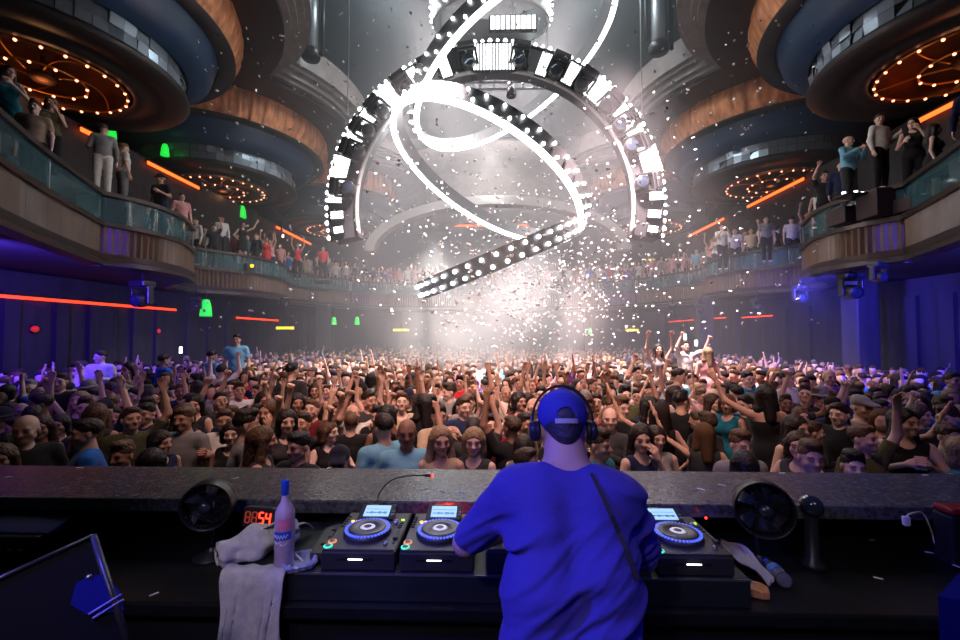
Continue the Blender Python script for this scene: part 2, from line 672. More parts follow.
ARMS = {  # elbow, wrist, palm normal for the +x side
    'down': ((.245, .02, 1.12), (.26, -.05, .87), (-1, -.2, 0)),
    'up': ((.30, -.06, 1.64), (.25, -.10, 1.90), (0, -1, 0)),
    'out': ((.40, -.12, 1.52), (.47, -.18, 1.77), (-.3, -1, 0)),
    'phone': ((.24, -.17, 1.20), (.09, -.34, 1.44), (-.9, .1, 0)),
    'clap': ((.27, -.11, 1.17), (.06, -.31, 1.31), (-1, 0, 0)),
    'drink': ((.26, .0, 1.12), (.17, -.24, 1.19), (-1, 0, .1)),
    'fist': ((.26, -.15, 1.60), (.17, -.20, 1.86), (0, -1, 0)),
    'chin': ((.23, -.14, 1.15), (.07, -.14, 1.45), (-.3, 1, 0)),
    'hip': ((.33, .06, 1.16), (.19, -.02, 1.00), (-1, 0, 0)),
}
HEAD_C = (0, -0.005, 1.625)


def person_geo(la, ra, sex='m', yaw=0.0, tilt=0.0, h=0.009, parts=('body',), top='tee', hairs=(), fingers=True):
    """returns dict name -> (verts, quads, tint); la / ra = arm poses; figure faces -y, feet at z = 0"""
    sh = 0.185 if sex == 'm' else 0.162
    hr = rotz(yaw) @ rotx(tilt)
    A = {}
    for s, nm in ((1, la), (-1, ra)):
        e, w, n = ARMS[nm]
        A[s] = (V(s * sh, 0, 1.395), V(s * e[0] * (1 if sex == 'm' else .93), e[1], e[2]), V(s * w[0], w[1], w[2]), V(s * n[0], n[1], n[2]))
    am = 1.0 if sex == 'm' else 0.80
    tor = []
    g = 0.0

    def torso(g):
        if sex == 'm':
            return [ell((0, 0.01, .96), (.165 + g, .115 + g, .13 + g), .05), cone((0, .0, 1.0), (0, 0, 1.22), .115 + g, .125 + g, .05),
                    ell((0, .0, 1.10), (.145 + g, .105 + g, .16), .05), ell((0, .0, 1.27), (.172 + g, .118 + g, .17), .05),
                    cone((-.13, .01, 1.385), (.13, .01, 1.385), .066 + g, None, .05), cone((0, .015, 1.40), (0, .012, 1.46), .065 + g * .5, .055, .04)]
        return [ell((0, 0.01, .95), (.175 + g, .12 + g, .14 + g), .05), ell((0, .0, 1.13), (.115 + g, .092 + g, .16), .06),
                ell((0, .0, 1.28), (.142 + g, .10 + g, .14), .05), ell((.062, -.08, 1.27), (.056 + g, .048 + g, .053 + g), .03), ell((-.062, -.08, 1.27), (.056 + g, .048 + g, .053 + g), .03),
                cone((-.115, .01, 1.39), (.115, .01, 1.39), .052 + g, None, .05), cone((0, .015, 1.40), (0, .012, 1.46), .055 + g * .5, .046, .04)]
    out = {}
    lo, hi = (-.66, -.58, -.02), (.66, .32, 2.16)
    if 'body' in parts:
        P = torso(0) + [cone((0, .02, 1.42), (0, .005, 1.55), .056 * (1 if sex == 'm' else .85), .052 * (1 if sex == 'm' else .85), .03)]
        for s in (-1, 1):
            S, E, W, N = A[s]
            P += [cone(S, E, .050 * am, .039 * am, .04), cone(E, W, .040 * am, .026 * am, .02)]
            if fingers:
                P += hand(W, W - E, N, .95 * (1 if sex == 'm' else .92), .35 if nm != 'fist' else 1.2, side=s)
            else:
                P += [cone(W, W + nrm(W - E) * .15, .03, .02, .02)]
            P += [cone((s * .09, .01, .90), (s * .10, -.01, .49), .088, .056, .04), cone((s * .10, -.01, .49), (s * .10, .02, .09), .055, .036, .03),
                  cone((s * .10, .03, .045), (s * .11, -.13, .03), .038, .030, .03)]
        P += head_prims(HEAD_C, hr, 1.0 if sex == 'm' else .9)
        F, l = field(P, lo, hi, h)
        v, q = nets(F, l, h)
        out['body'] = (v, q, head_tint(v, HEAD_C, hr))
    if 'top' in parts:
        g = .016
        P = torso(g)
        if top in ('tee', 'long'):
            for s in (-1, 1):
                S, E, W, N = A[s]
                if top == 'tee':
                    P += [cone(S, S + (E - S) * .72, .062 * am, .060 * am, .035, True)]
                else:
                    P += [cone(S, E, .062 * am, .052 * am, .035), cone(E, E + (W - E) * .97, .052 * am, .036 * am, .02, True)]
            P += [plane((0, 0, -1), -.84)]
            P += [ell((0, -.035, 1.525), (.062, .075, .085), .01, sub=True)]
        elif top == 'tank':
            P += [plane((0, 0, -1), -.86), ell((0, -.04, 1.50), (.085, .13, .12), .01, sub=True),
                  ell((.22, 0, 1.36), (.075, .15, .12), .01, sub=True), ell((-.22, 0, 1.36), (.075, .15, .12), .01, sub=True)]
        elif top == 'strapless':
            P += [cone((0, .01, .95), (0, .01, .55), .175, .20, .05, True), plane((0, 0, 1), 1.33)]
        elif top == 'dress':
            P += [cone((0, .01, .95), (0, .01, .55), .175, .20, .05, True), ell((0, -.04, 1.50), (.085, .13, .12), .01, sub=True),
                  ell((.22, 0, 1.36), (.070, .15, .12), .01, sub=True), ell((-.22, 0, 1.36), (.070, .15, .12), .01, sub=True)]

        def folds(F, X, Y, Z):
            return F + .004 * np.sin(26 * Z + 9 * X + 3 * np.sin(13 * X + 7 * Z)) * (Z < 1.33)
        P += [('f', folds)]
        F, l = field(P, lo, hi, h * 1.35)
        v, q = nets(F, l, h * 1.35)
        out['top'] = (v, q, None)
    if 'trousers' in parts:
        P = [ell((0, .012, .93), (.176, .128, .12), .04)]
        for s in (-1, 1):
            P += [cone((s * .09, .01, .90), (s * .10, -.005, .49), .102, .076, .04), cone((s * .10, -.005, .49), (s * .10, .015, .07), .075, .062, .03, True)]
        P += [plane((0, 0, 1), 1.00)]
        F, l = field(P, (-.3, -.3, 0), (.3, .3, 1.1), h * 2)
        v, q = nets(F, l, h * 2)
        out['trousers'] = (v, q, None)
    for hn in hairs:
        HPR = hair_prims(hn, hr)
        if hn not in ('cap', 'hat') and h < .02:
            def locks(F, X, Y, Z):
                return F + .0036 * np.sin(120 * X + 35 * Z + 6 * np.sin(45 * Y + 20 * Z)) * np.sin(105 * Y + 60 * Z + 5 * np.sin(60 * X)) + .0016 * np.sin(230 * X + 110 * Y + 9 * np.sin(30 * Z))
            HPR = HPR + [('f', locks)]
        F, l = field(HPR, (-.22, -.26, 1.2), (.22, .28, 1.85), min(h, .0075) if h < .02 else h)
        h_ = min(h, .0075) if h < .02 else h
        v, q = nets(F, l, h_)
        out['hair_' + hn] = (v, q, None)
    return out


def hair_prims(kind, hr, c=HEAD_C):
    R = np.array(hr); c = np.array(c, float)
    T = lambda *p: c + R @ np.array(p)
    E = lambda p, r, k=.015, sub=False: ell(T(*p), r, k, R, sub)
    face = [E((0, -.118, -.032), (.074, .084, .088), .012, True)]
    if kind == 'short':
        return [E((0, .016, .022), (.083, .102, .084)), E((0, -.03, .075), (.062, .062, .030), .03)] + face + \
               [cone(T(-.09, -.03, -.055), T(.09, -.03, -.055), .048, None, .01, sub=True), E((0, .02, -.115), (.12, .14, .062), .01, True)]
    if kind == 'quiff':
        return [E((0, .014, .022), (.081, .102, .086)), E((0, -.045, .095), (.058, .055, .036), .03), E((0, .03, .09), (.06, .06, .03), .03)] + face + \
               [cone(T(-.09, -.03, -.05), T(.09, -.03, -.05), .05, None, .01, sub=True), E((0, .02, -.10), (.12, .14, .062), .01, True)]
    if kind == 'long':
        P = [E((0, .016, .020), (.092, .108, .096)), cone(T(0, .07, 0), T(0, .10, -.26), .075, .055, .04)]
        for s in (-1, 1):
            P += [cone(T(s * .078, .01, 0), T(s * .095, .02, -.17), .034, .036, .03), cone(T(s * .095, .02, -.17), T(s * .10, -.03, -.28), .036, .02, .03)]
        return P + [E((0, -.118, -.034), (.072, .088, .096), .012, True), cone(T(0, -.09, -.10), T(0, -.05, -.3), .045, .06, .01, sub=True)]
    if kind == 'bob':
        P = [E((0, .014, .018), (.094, .106, .094)), cone(T(0, .05, 0), T(0, .06, -.10), .075, .07, .04)]
        for s in (-1, 1):
            P += [cone(T(s * .075, .0, .0), T(s * .085, .01, -.10), .035, .03, .03)]
        return P + [E((0, -.112, -.045), (.064, .084, .090), .012, True), cone(T(0, -.09, -.10), T(0, -.05, -.2), .045, .06, .01, sub=True)]
    if kind == 'bun':
        return hair_prims('short', hr, c) + [E((0, .10, .07), (.042, .042, .042), .01)]
    if kind == 'cap':
        return [E((0, .010, .040), (.086, .106, .082)), cone(T(-.03, -.08, .035), T(-.03, -.165, .022), .030, .022, .02),
                cone(T(.03, -.08, .035), T(.03, -.165, .022), .030, .022, .02), cone(T(0, -.08, .035), T(0, -.175, .022), .030, .022, .02),
                E((0, -.15, -.012), (.10, .13, .032), .008, True), E((0, .02, -.075), (.14, .17, .088), .006, True)]
    if kind == 'hat':
        return [E((0, .008, .055), (.084, .10, .090), .01), cone(T(0, .008, .015), T(0, .008, .018), .001, None, .01),
                ell(T(0, .008, .028), (.15, .165, .012), .02, R), E((0, .01, -.09), (.16, .19, .11), .004, True)]
    return []
# ================================================================== THE HALL
FZ = -0.65          # dance floor
WX = 12.0           # side walls
BY = 30.0           # back wall
CZ = 11.0           # soffit under the side ceiling
WALL_M = mat('dark_panelling', (0.032, 0.029, 0.033), 0.6, noise=0.6, nscale=3, bump=0.3, bscale=14, stretch=(1, 1, 0.15))
FLOOR_M = mat('dance_floor', (0.03, 0.028, 0.028), 0.35, noise=0.4, nscale=5)
CEIL_M = mat('brown_black_plaster', (0.042, 0.029, 0.026), 0.42, noise=0.3, nscale=1.2, bump=0.05, bscale=5)
MOULD_M = mat('taupe_moulding', (0.20, 0.17, 0.155), 0.38, noise=0.4, nscale=3)
VOID_M = mat('void_black', (0.03, 0.034, 0.037), 0.7, noise=0.4, nscale=2, stretch=(1, 1, .1))
WOOD_M = mat('fluted_wood', (0.115, 0.072, 0.048), 0.25, noise=0.5, nscale=4, stretch=(1, 1, .2))
RAIL_M = mat('dark_rail', (0.065, 0.052, 0.045), 0.3, 0.5)
GLASS_M = mat('teal_glass', (0.06, 0.15, 0.17), 0.10, alpha=0.6, noise=0.5, nscale=2.2, spec=0.8)
ORANGE = mat('orange_cove_light', (0.9, 0.2, 0.03), 0.5, emit=(1.0, 0.11, 0.015), es=3.2)
REDC = mat('red_cove_light', (0.9, 0.1, 0.03), 0.5, emit=(1.0, 0.045, 0.01), es=2.2)
GREENL = mat('green_light', (0.05, 0.6, 0.1), 0.4, emit=(0.01, 0.8, 0.05), es=1.0)
YELLOWL = mat('yellow_light', (0.9, 0.8, 0.05), 0.4, emit=(1.0, 0.75, 0.02), es=1.6)


def struct(mb, name, m, label=None):
    o = mb.build(name, m)
    o['kind'] = 'structure'
    return o


struct(MB().box((0, 14, FZ - .1), (26, 34, .2)), 'floor', FLOOR_M)
for sx, nm in ((-1, 'left'), (1, 'right')):
    mb = MB().box((sx * (WX + .1), 13.5, 3.65), (.2, 34, 8.8))
    mb.box((sx * (WX + 2.5), 13.5, 8.0), (4.6, 34, .1))
    struct(mb, 'wall_' + nm, WALL_M)
    struct(MB().box((sx * (16.8 + .1), 13.5, 12.0), (.2, 34, 8.2)), 'wall_upper_' + nm, CEIL_M)
struct(MB().box((0, BY + .1, 7), (34, .2, 18)), 'wall_back', WALL_M)
struct(MB().box((0, 13.5, 16.1), (34, 34, .2)), 'ceiling', VOID_M)
# panel ribs on the lower walls
for sx, nm in ((-1, 'trim_1'), (1, 'trim_2')):
    mb = MB()
    y = 4.0
    while y < 29:
        mb.box((sx * (WX - .05), y, 1.2), (.12, .35 if int(y) % 3 else .9, 3.6))
        y += 1.25
    struct(mb, nm, WALL_M)

# ---------------- side ceilings: scalloped edge round the drums, stepped moulding
DRUMS = [(-11.3, 10.2), (-12.0, 18.5), (-9.8, 26.3)]
OX = 16.6


def scallop(R, sx):
    pts = []
    y = -1.0
    while y <= BY + .01:
        x = -10.0
        for (cx, cy) in [(-11.1, 2.2)] + DRUMS:
            q = R * R - (y - cy) ** 2
            if q > 0: x = max(x, cx + math.sqrt(q))
        pts.append((sx * x, y))
        y += 0.12
    return pts


for sx, nm in ((-1, 'left'), (1, 'right')):
    sg = 1 if sx == -1 else -1
    e0 = scallop(5.5, sg)
    poly = [(sx * -0 + p[0], p[1]) for p in e0]
    
    # quads from the wall to the edge
    mb = MB()
    for i in range(len(e0) - 1):
        a, b = e0[i], e0[i + 1]
        mb.add([(sx * 16.8, a[1], CZ), (a[0], a[1], CZ), (b[0], b[1], CZ), (sx * 16.8, b[1], CZ),
                (sx * 16.8, a[1], CZ + .2), (a[0], a[1], CZ + .2), (b[0], b[1], CZ + .2), (sx * 16.8, b[1], CZ + .2)],
               [(0, 1, 2, 3), (7, 6, 5, 4), (1, 5, 6, 2)])
    struct(mb, 'ceiling_side_' + nm, CEIL_M)
    rings = [(5.5, CZ, CZ + .16), (5.70, CZ + .16, CZ + .30), (5.87, CZ + .30, CZ + .5), (6.07, CZ + .5, CZ + .62), (6.25, CZ + .62, CZ + 1.5)]
    mb = MB()
    for k, (R, z0, z1) in enumerate(rings):
        e = scallop(R, sg)
        mb.strip(e, z0, z1)
        if k + 1 < len(rings):
            e2 = scallop(rings[k + 1][0], sg)
            n = len(e)
            mb.add([(p[0], p[1], z1) for p in e] + [(p[0], p[1], z1) for p in e2],
                   [(i, i + 1, n + i + 1, n + i) for i in range(n - 1)])
    struct(mb, 'trim_' + ('3' if sx < 0 else '4'), MOULD_M)

# ---------------- hanging drums with copper, blue and mirror tiers
COPPER_M = mat('ruched_copper', (0.74, 0.26, 0.115), 0.42, 0.35, noise=1.0, nscale=5.5, stretch=(1, 1, .04), bump=0.4, bscale=5)
BLUE_M = mat('blue_drum', (0.018, 0.06, 0.13), 0.35)
PLATE_M = mat('drum_plate', (0.03, 0.026, 0.026), 0.45)
MIRROR_M = mat('mirror_tile', (0.36, 0.43, 0.50), 0.25, 0.6)
GOLD_M = mat('gold_trim', (0.75, 0.30, 0.07), 0.35, 0.9)
AMBER_M = mat('amber_dome', (0.16, 0.055, 0.02), 0.35, 0.6, noise=0.6, nscale=3)
BULB_A = mat('amber_bulb', (1, .6, .3), 0.4, emit=(1.0, 0.36, 0.20), es=3.5, samp='NONE')


def ruched(r0, z0, r1, z1, n=300, amp=.05):
    mb = MB(); vs = []; fs = []
    for i in range(n):
        a = 2 * math.pi * i / n
        w = amp * (math.sin(i * 2.4) * .6 + math.sin(i * 1.1 + 1) * .4)
        for k in range(5):
            t = k / 4
            r = r0 + (r1 - r0) * t + w * math.sin(math.pi * (.15 + t * .7)) + .14 * math.sin(math.pi * t)
            vs.append((r * math.cos(a), r * math.sin(a), z0 + (z1 - z0) * t))
    for i in range(n):
        j = (i + 1) % n
        for k in range(4): fs.append((i * 5 + k, j * 5 + k, j * 5 + k + 1, i * 5 + k + 1))
    return mb.add(vs, fs, True)


def make_drum():
    t = thing('ceiling_drum', '', 'ceiling drum')
    ruched(4.15, 9.95 - CZ, 4.3, 0.0).build('copper_band', COPPER_M, t)
    mb = MB().lathe([(3.75, 9.9 - CZ), (4.2, 9.9 - CZ), (4.2, 9.95 - CZ)], n=96)
    mb.build('lip', PLATE_M, t)
    MB().lathe([(3.02, 9.15 - CZ), (3.35, 9.22 - CZ), (3.6, 9.45 - CZ), (3.72, 9.9 - CZ), (3.75, 9.95 - CZ)], n=96).build('blue_band', BLUE_M, t)
    mb = MB(); r = random.Random(5)
    for j in range(2):
        for i in range(64):
            a0 = 2 * math.pi * i / 64; a1 = 2 * math.pi * (i + .96) / 64
            z0 = 8.62 - CZ + j * .27; z1 = z0 + .255
            k1, k2, k3 = r.uniform(-.03, .03), r.uniform(-.03, .03), r.uniform(-.03, .03)
            q = [(2.98 + k1, a0, z0), (2.98 + k2, a1, z0), (2.98 + k3, a1, z1), (2.98 + k1 + k3 - k2, a0, z1)]
            mb.add([(w * math.cos(a), w * math.sin(a), z) for w, a, z in q], [(0, 1, 2, 3)])
    mb.build('mirror_band', MIRROR_M, t)
    MB().lathe([(2.94, 9.2 - CZ), (2.94, 8.58 - CZ), (3.05, 8.58 - CZ), (3.08, 8.50 - CZ), (3.0, 8.42 - CZ), (2.5, 8.36 - CZ), (2.42, 8.42 - CZ), (2.1, 8.42 - CZ),
                (2.05, 8.36 - CZ), (1.8, 8.36 - CZ), (1.76, 8.45 - CZ), (1.76, 8.9 - CZ)], n=96).build('bottom_plate', PLATE_M, t)
    return t


def make_chandelier():
    t = thing('chandelier', '', 'chandelier')
    MB().lathe([(1.72, -.02), (1.70, .12), (1.45, .34), (1.0, .48), (.4, .54), (.01, .55)], n=64).build('amber_dome', AMBER_M, t)
    for k, (r, z, n) in enumerate(((1.66, -.06, 26), (.85, -.10, 12))):
        MB().tube([(r * math.cos(2 * math.pi * i / 48), r * math.sin(2 * math.pi * i / 48), z + .03) for i in range(48)], .028, 6, closed=True).build('gold_ring', GOLD_M, t)
        for i in range(n):
            a = 2 * math.pi * i / n
            b = MB().ball((r * math.cos(a), r * math.sin(a), z), .036, 8, 6)
            b.build('bulb', BULB_A, t)
    for k in range(5):
        a = 2 * math.pi * k / 5 + .3
        pts = [(math.cos(a + s * .9) * (.30 + 1.36 * s), math.sin(a + s * .9) * (.30 + 1.36 * s), .03 + .3 * math.sin(math.pi * s) * .6) for s in [j / 14 for j in range(15)]]
        MB().tube(pts, .022, 5).build('gold_arm', GOLD_M, t)
    MB().lathe([(.05, .5), (.05, .12), (.22, .06), (.28, -.04), (.2, -.12), (.02, -.14)], n=20).build('hub', mat('bronze_hub', (.12, .05, .02), .5, .5), t)
    d = bpy.data.lights.new('chandelier_glow', 'POINT'); d.energy = 14; d.color = (1.0, .42, .16); d.shadow_soft_size = .25
    lo = bpy.data.objects.new('chandelier_glow', d); C.objects.link(lo); lo.parent = t; lo.location = (0, 0, -.30)
    return t


drum0 = make_drum(); freeze(drum0)
chan0 = make_chandelier(); freeze(chan0)
side_words = {-1: 'left', 1: 'right'}
depth_words = ['nearest the stage', 'midway down', 'at the far end']
first = True
for sx in (-1, 1):
    for k, (cx, cy) in enumerate(DRUMS):
        d = drum0 if first else copy_tree(drum0)
        c = chan0 if first else copy_tree(chan0)
        first = False
        d.location = (-sx * cx * -1 if False else sx * abs(cx), cy, CZ)
        c.location = (sx * abs(cx), cy, 8.40)
        c.rotation_euler = (0, 0, k * .7 + sx)
        tag(d, 'stepped ceiling drum with copper and mirror bands over the %s balcony, %s' % (side_words[sx], depth_words[k]), 'ceiling drum', 'stepped drums hanging under the side ceilings')
        tag(c, 'round amber chandelier ringed with bulbs over the %s balcony, %s' % (side_words[sx], depth_words[k]), 'chandelier', 'amber chandeliers under the ceiling drums')

# large layered canopy at the back of the hall
mb = MB()
prof = [(7.6, 12.0), (7.6, 10.6), (7.2, 10.5), (7.2, 10.0), (6.6, 9.9), (6.6, 9.6), (6.0, 9.5), (6.0, 9.1), (5.0, 9.0), (3.0, 9.0)]
mb.lathe(prof, (0, 29.4, 0), 80, a0=math.pi, a1=2 * math.pi)
mb2 = MB()
tag(mb.build('ceiling_canopy', MOULD_M), 'wide layered dark canopy curving over the far balcony', 'ceiling canopy')

# ---------------- balconies
RZ = 5.1
LEFT = [
    [(-5.6, 3.2), (-7.4, 6.4), (-8.1, 7.8), (-8.75, 9.2)],
    [(-8.75, 9.2), (-8.35, 10.1), (-8.40, 11.2), (-9.05, 12.6)],
    [(-10.6, 13.6), (-10.9, 15.2), (-9.9, 16.8), (-9.45, 18.4), (-9.6, 19.6)],
    [(-10.2, 20.0), (-9.9, 21.5), (-9.1, 23.4), (-8.3, 24.6)],
    [(-8.3, 24.9), (-6.6, 26.0), (-4.4, 26.7), (-2.2, 26.9)],
]
bay_words = ['bay nearest the stage', 'bulging second bay', 'third bay', 'fourth bay near the back', 'bay across the back']
OUTL = {}


def balcony(sx):
    whole = []
    for k, ctl in enumerate(LEFT):
        pts = [(p[0] * (-sx) * 1.0, p[1]) for p in spline([Vector((c[0], c[1])) for c in ctl], .07)]
        whole += pts
        r = 1 if sx < 0 else -1     # outward = towards the hall
        t = thing('balcony_front', 'curved balcony front of fluted wood under teal glass, %s side, %s' % (side_words[sx], bay_words[k]), 'balcony front',
                  group='scalloped fronts of the upper balconies')
        # fluted panel
        mb = MB(); n = len(pts); prof = []
        fl = []
        for i, p in enumerate(pts):
            a = Vector(pts[max(i - 1, 0)]); b = Vector(pts[min(i + 1, n - 1)]); tt = (b - a).normalized()
            o = .035 if i % 2 else 0
            fl.append((p[0] + tt.y * o * r, p[1] - tt.x * o * r))
        mb.strip(fl, 3.72, 4.36)
        mb.build('fluted_panel', WOOD_M, t)
        MB().sweep(pts[::3] + [pts[-1]], [(-.10 * r, 3.42), (.10 * r, 3.46), (.10 * r, 3.56), (.05 * r, 3.60), (.08 * r, 3.72), (-.10 * r, 3.74)]).build('lower_moulding', RAIL_M, t)
        MB().sweep(pts[::3] + [pts[-1]], [(-.06 * r, 4.34), (.09 * r, 4.34), (.09 * r, 4.44), (-.06 * r, 4.46)]).build('upper_moulding', RAIL_M, t)
        MB().strip(pts[::3] + [pts[-1]], 4.45, RZ - .05, True).build('glass_panel', GLASS_M, t)
        MB().sweep(pts[::3] + [pts[-1]], [(-.16 * r, RZ - .06), (.06 * r, RZ - .06), (.06 * r, RZ + .03), (-.16 * r, RZ + .03)]).build('handrail', RAIL_M, t)
        for f in (0, .34, .67, 1):
            q = pts[min(n - 1, int(f * (n - 1)))]
            MB().tube([(q[0] + sx * .02, q[1], 4.42), (q[0] + sx * .02, q[1], RZ - .04)], .022, 6).build('post', STEEL, t)
    # slab: from the outline to the walls
    mb = MB()
    pts = whole[::3] + [whole[-1]]
    n = len(pts)
    W = WX - .01
    vs = []
    for z in (3.5, 4.48):
        vs += [(p[0] + sx * .06, p[1], z) for p in pts]
        vs += [((sx * W) if p[1] < 24.5 else p[0], p[1] if p[1] < 24.5 else BY - .01, z) for p in pts]
    fs = []
    for i in range(n - 1):
        fs += [(i, i + 1, n + i + 1, n + i), (2 * n + i, 3 * n + i, 3 * n + i + 1, 2 * n + i + 1)]
    for zz in (0,):
        fs += [(i, 2 * n + i, 2 * n + i + 1, i + 1) for i in range(n - 1)]
    mb.add(vs, fs)
    # corner piece between the side and the back
    mb.box((sx * (W + 8.3) / 2, 27.3, 3.99), (W - 8.3, 5.3, .97))
    struct(mb, 'floor_balcony_' + side_words[sx], mat('balcony_soffit', (.014, .012, .013), .8))
    OUTL[sx] = whole


balcony(-1)
balcony(1)
# middle of the back balcony
t = thing('balcony_front', 'short straight balcony front in the haze at the centre of the back wall', 'balcony front', group='scalloped fronts of the upper balconies')
MB().box((0, 26.95, 4.05), (4.5, .12, .66)).build('fluted_panel', WOOD_M, t)
MB().box((0, 26.9, 4.75), (4.5, .03, .62)).build('glass_panel', GLASS_M, t)
MB().box((0, 26.9, RZ), (4.5, .2, .09)).build('handrail', RAIL_M, t)
struct(MB().box((0, 28.5, 3.99), (4.42, 3, .97)), 'floor_balcony_back', CEIL_M)

# orange and red cove strips
def cove(x0, y0, x1, y1, z, label, m, h=.10):
    d = Vector((x1 - x0, y1 - y0)); L = d.length; a = math.atan2(d.y, d.x)
    t = thing('cove_light', label, 'light strip', ((x0 + x1) / 2, (y0 + y1) / 2, z), a, 'glowing cove strips on the walls')
    MB().box((0, 0, 0), (L, .04, h), bev=.01).build('light_bar', m, t)
    MB().box((0, 0, h * .5 + .03), (L + .06, .10, .05)).build('housing', BLACKM, t)


cove(-WX + .12, 9.2, -WX + .12, 15.7, 2.84, 'long red cove strip on the blue-lit wall under the left balcony', REDC, .08)
cove(-WX + .12, 19.5, -WX + .12, 23.4, 2.70, 'short red cove strip under the left balcony beyond the green sign', REDC, .08)
cove(WX - .12, 18.4, WX - .12, 20.6, 2.72, 'short dim red strip under the right balcony beside the plain column', REDC, .05)
cove(WX - .12, 22.0, WX - .12, 29.0, 2.78, 'long dim red strip under the far end of the right balcony', REDC, .05)
cove(-WX + .12, 11.8, -WX + .12, 12.5, 7.85, 'short orange cove strip glimpsed between guests on the near left balcony', ORANGE, .12)
cove(-WX + .12, 14.2, -WX + .12, 16.8, 7.85, 'orange cove strip on the left balcony wall behind the standing men', ORANGE, .11)
cove(-WX + .12, 23.0, -WX + .12, 27.5, 7.85, 'orange cove strip on the far left balcony wall', ORANGE, .11)
cove(WX - .12, 9.6, WX - .12, 12.0, 7.85, 'bright orange cove strip above the right balcony guests', ORANGE, .12)
cove(WX - .12, 16.4, WX - .12, 20.0, 7.85, 'orange cove strip under the far right chandelier', ORANGE, .11)
cove(WX - .12, 22.0, WX - .12, 26.0, 7.85, 'faint orange cove strip on the far right balcony wall', ORANGE, .10)
cove(-3.0, 29.8, 4.0, 29.8, 9.6, 'orange cove strip high on the back wall behind the rings', ORANGE, .12)

# green exit lights and yellow bars
def green(px, py, Y, s, label):
    p = at(px, py, Y=Y)
    t = thing('green_sign', label, 'green light', p, 0, 'green lights on the side walls')
    MB().lathe([(.10 * s, .30 * s), (.16 * s, .10 * s), (.20 * s, -.25 * s), (.20 * s, -.30 * s), (.001, -.30 * s)], n=14).build('lit_shade', GREENL, t)
    MB().tube([(0, 0, .30 * s), (0, 0, 3.5 - p.z if p.z < 3.3 else .48 * s)], .02, 6).build('stem', BLACKM, t)


green(206, 308, 15.0, 1.0, 'bell-shaped green light hanging under the left balcony')
green(109, 128, 14.0, 1.1, 'blurred green light above the standing men on the left balcony')
green(165, 150, 15.0, .7, 'faint green light below the left chandelier')
green(242, 212, 20.0, .95, 'green light behind the guests on the far left balcony')
green(334, 321, 22.0, .65, 'small green light near the back wall, left of its twin')
green(357, 321, 22.0, .65, 'small green light near the back wall, right of its twin')
green(590, 331, 24.0, .6, 'tiny green light on the back wall right of the haze')


def bar(px, py, Y, L, label):
    p = at(px, py, Y=Y)
    t = thing('yellow_sign', label, 'lit sign', p, 0, 'small yellow lit signs')
    MB().box((0, 0, 0), (L, .05, .12), bev=.01).build('lit_face', YELLOWL, t)
    MB().box((0, .05, 0), (L + .06, .05, .18)).build('casing', BLACKM, t)
    if p.z < 3.3:
        MB().tube([(0, .05, .09), (0, .05, 3.5 - p.z)], .02, 6).build('stem', BLACKM, t)


bar(285, 328, 20.0, .85, 'yellow lit bar under the left balcony near the pillar')
bar(401, 330, 24.0, .9, 'yellow lit bar on the back wall left of the haze')
bar(632, 330, 24.0, .7, 'yellow lit bar on the back wall right of the haze')
bar(203, 215, 18.5, .8, 'yellow lit bar behind the third bay of the left balcony')
bar(245, 266, 17.0, .7, 'yellow light reflected bar on the left balcony glass')  # glowing bar stands in for a reflection in the glass
bar(650, 260, 25.0, .6, 'small yellow sign behind the right balcony crowd')

for (px, py, lab) in ((35, 329, 'small red wall lamp at far left under the red cove strip'), (158, 331, 'small red wall lamp under the end of the long red cove strip')):
    k = (WX - .08) / abs((at(px, py, Y=1) - CAM).x)
    p = CAM + (at(px, py, Y=1) - CAM) * k
    RLM = mat('dim_red_globe', (.5, .03, .02), .4, emit=(.6, .02, .01), es=.8)
    t = thing('wall_lamp', lab, 'wall lamp', p)
    MB().ball((0, 0, 0), .085, 12, 8).build('red_globe', RLM, t)
    MB().box((-.03, 0, 0), (.06, .12, .24), bev=.01).build('back_plate', BLACKM, t)
# pillars under the balconies
for (x, y, lab) in ((-9.0, 22.5, 'dark square pillar under the left balcony near the yellow bar'), (9.2, 18.8, 'dark square pillar under the right balcony between two red strips'),
                    (-6.2, 27.4, 'dark square pillar under the back balcony, left of the haze'), (6.2, 27.4, 'dark square pillar under the back balcony, right of the haze'),
                    (10.6, 12.6, 'broad dark pillar on the blue-lit right side')):
    tag(MB().box((x, y, (FZ + 3.5) / 2), (.6, .6, 3.5 - FZ), bev=.03).build('pillar', WALL_M), lab, 'pillar')

# big pipes hanging in the ceiling void
for (px, lab) in ((311, 'thick vertical steel pipe high on the left of the ring'), (659, 'thick vertical steel pipe high on the right of the ring')):
    p = at(px, 40, Y=14.5)
    t = thing('hoist_pipe', lab, 'pipe', (p.x, p.y, 11.6))
    MB().tube([(0, 0, .2), (0, 0, 4.3)], .24, 16).build('pipe', GREYM, t)
    MB().lathe([(.02, 0), (.3, 0), (.34, .1), (.34, .25), (.24, .35)], n=20).build('collar', BLACKM, t)
    MB().tube([(.42, 0, .1), (.42, 0, 4.3)], .07, 8).build('side_conduit', BLACKM, t)
    MB().tube([(-.4, .1, .5), (-.4, .1, 4.3)], .05, 8).build('side_conduit', BLACKM, t)
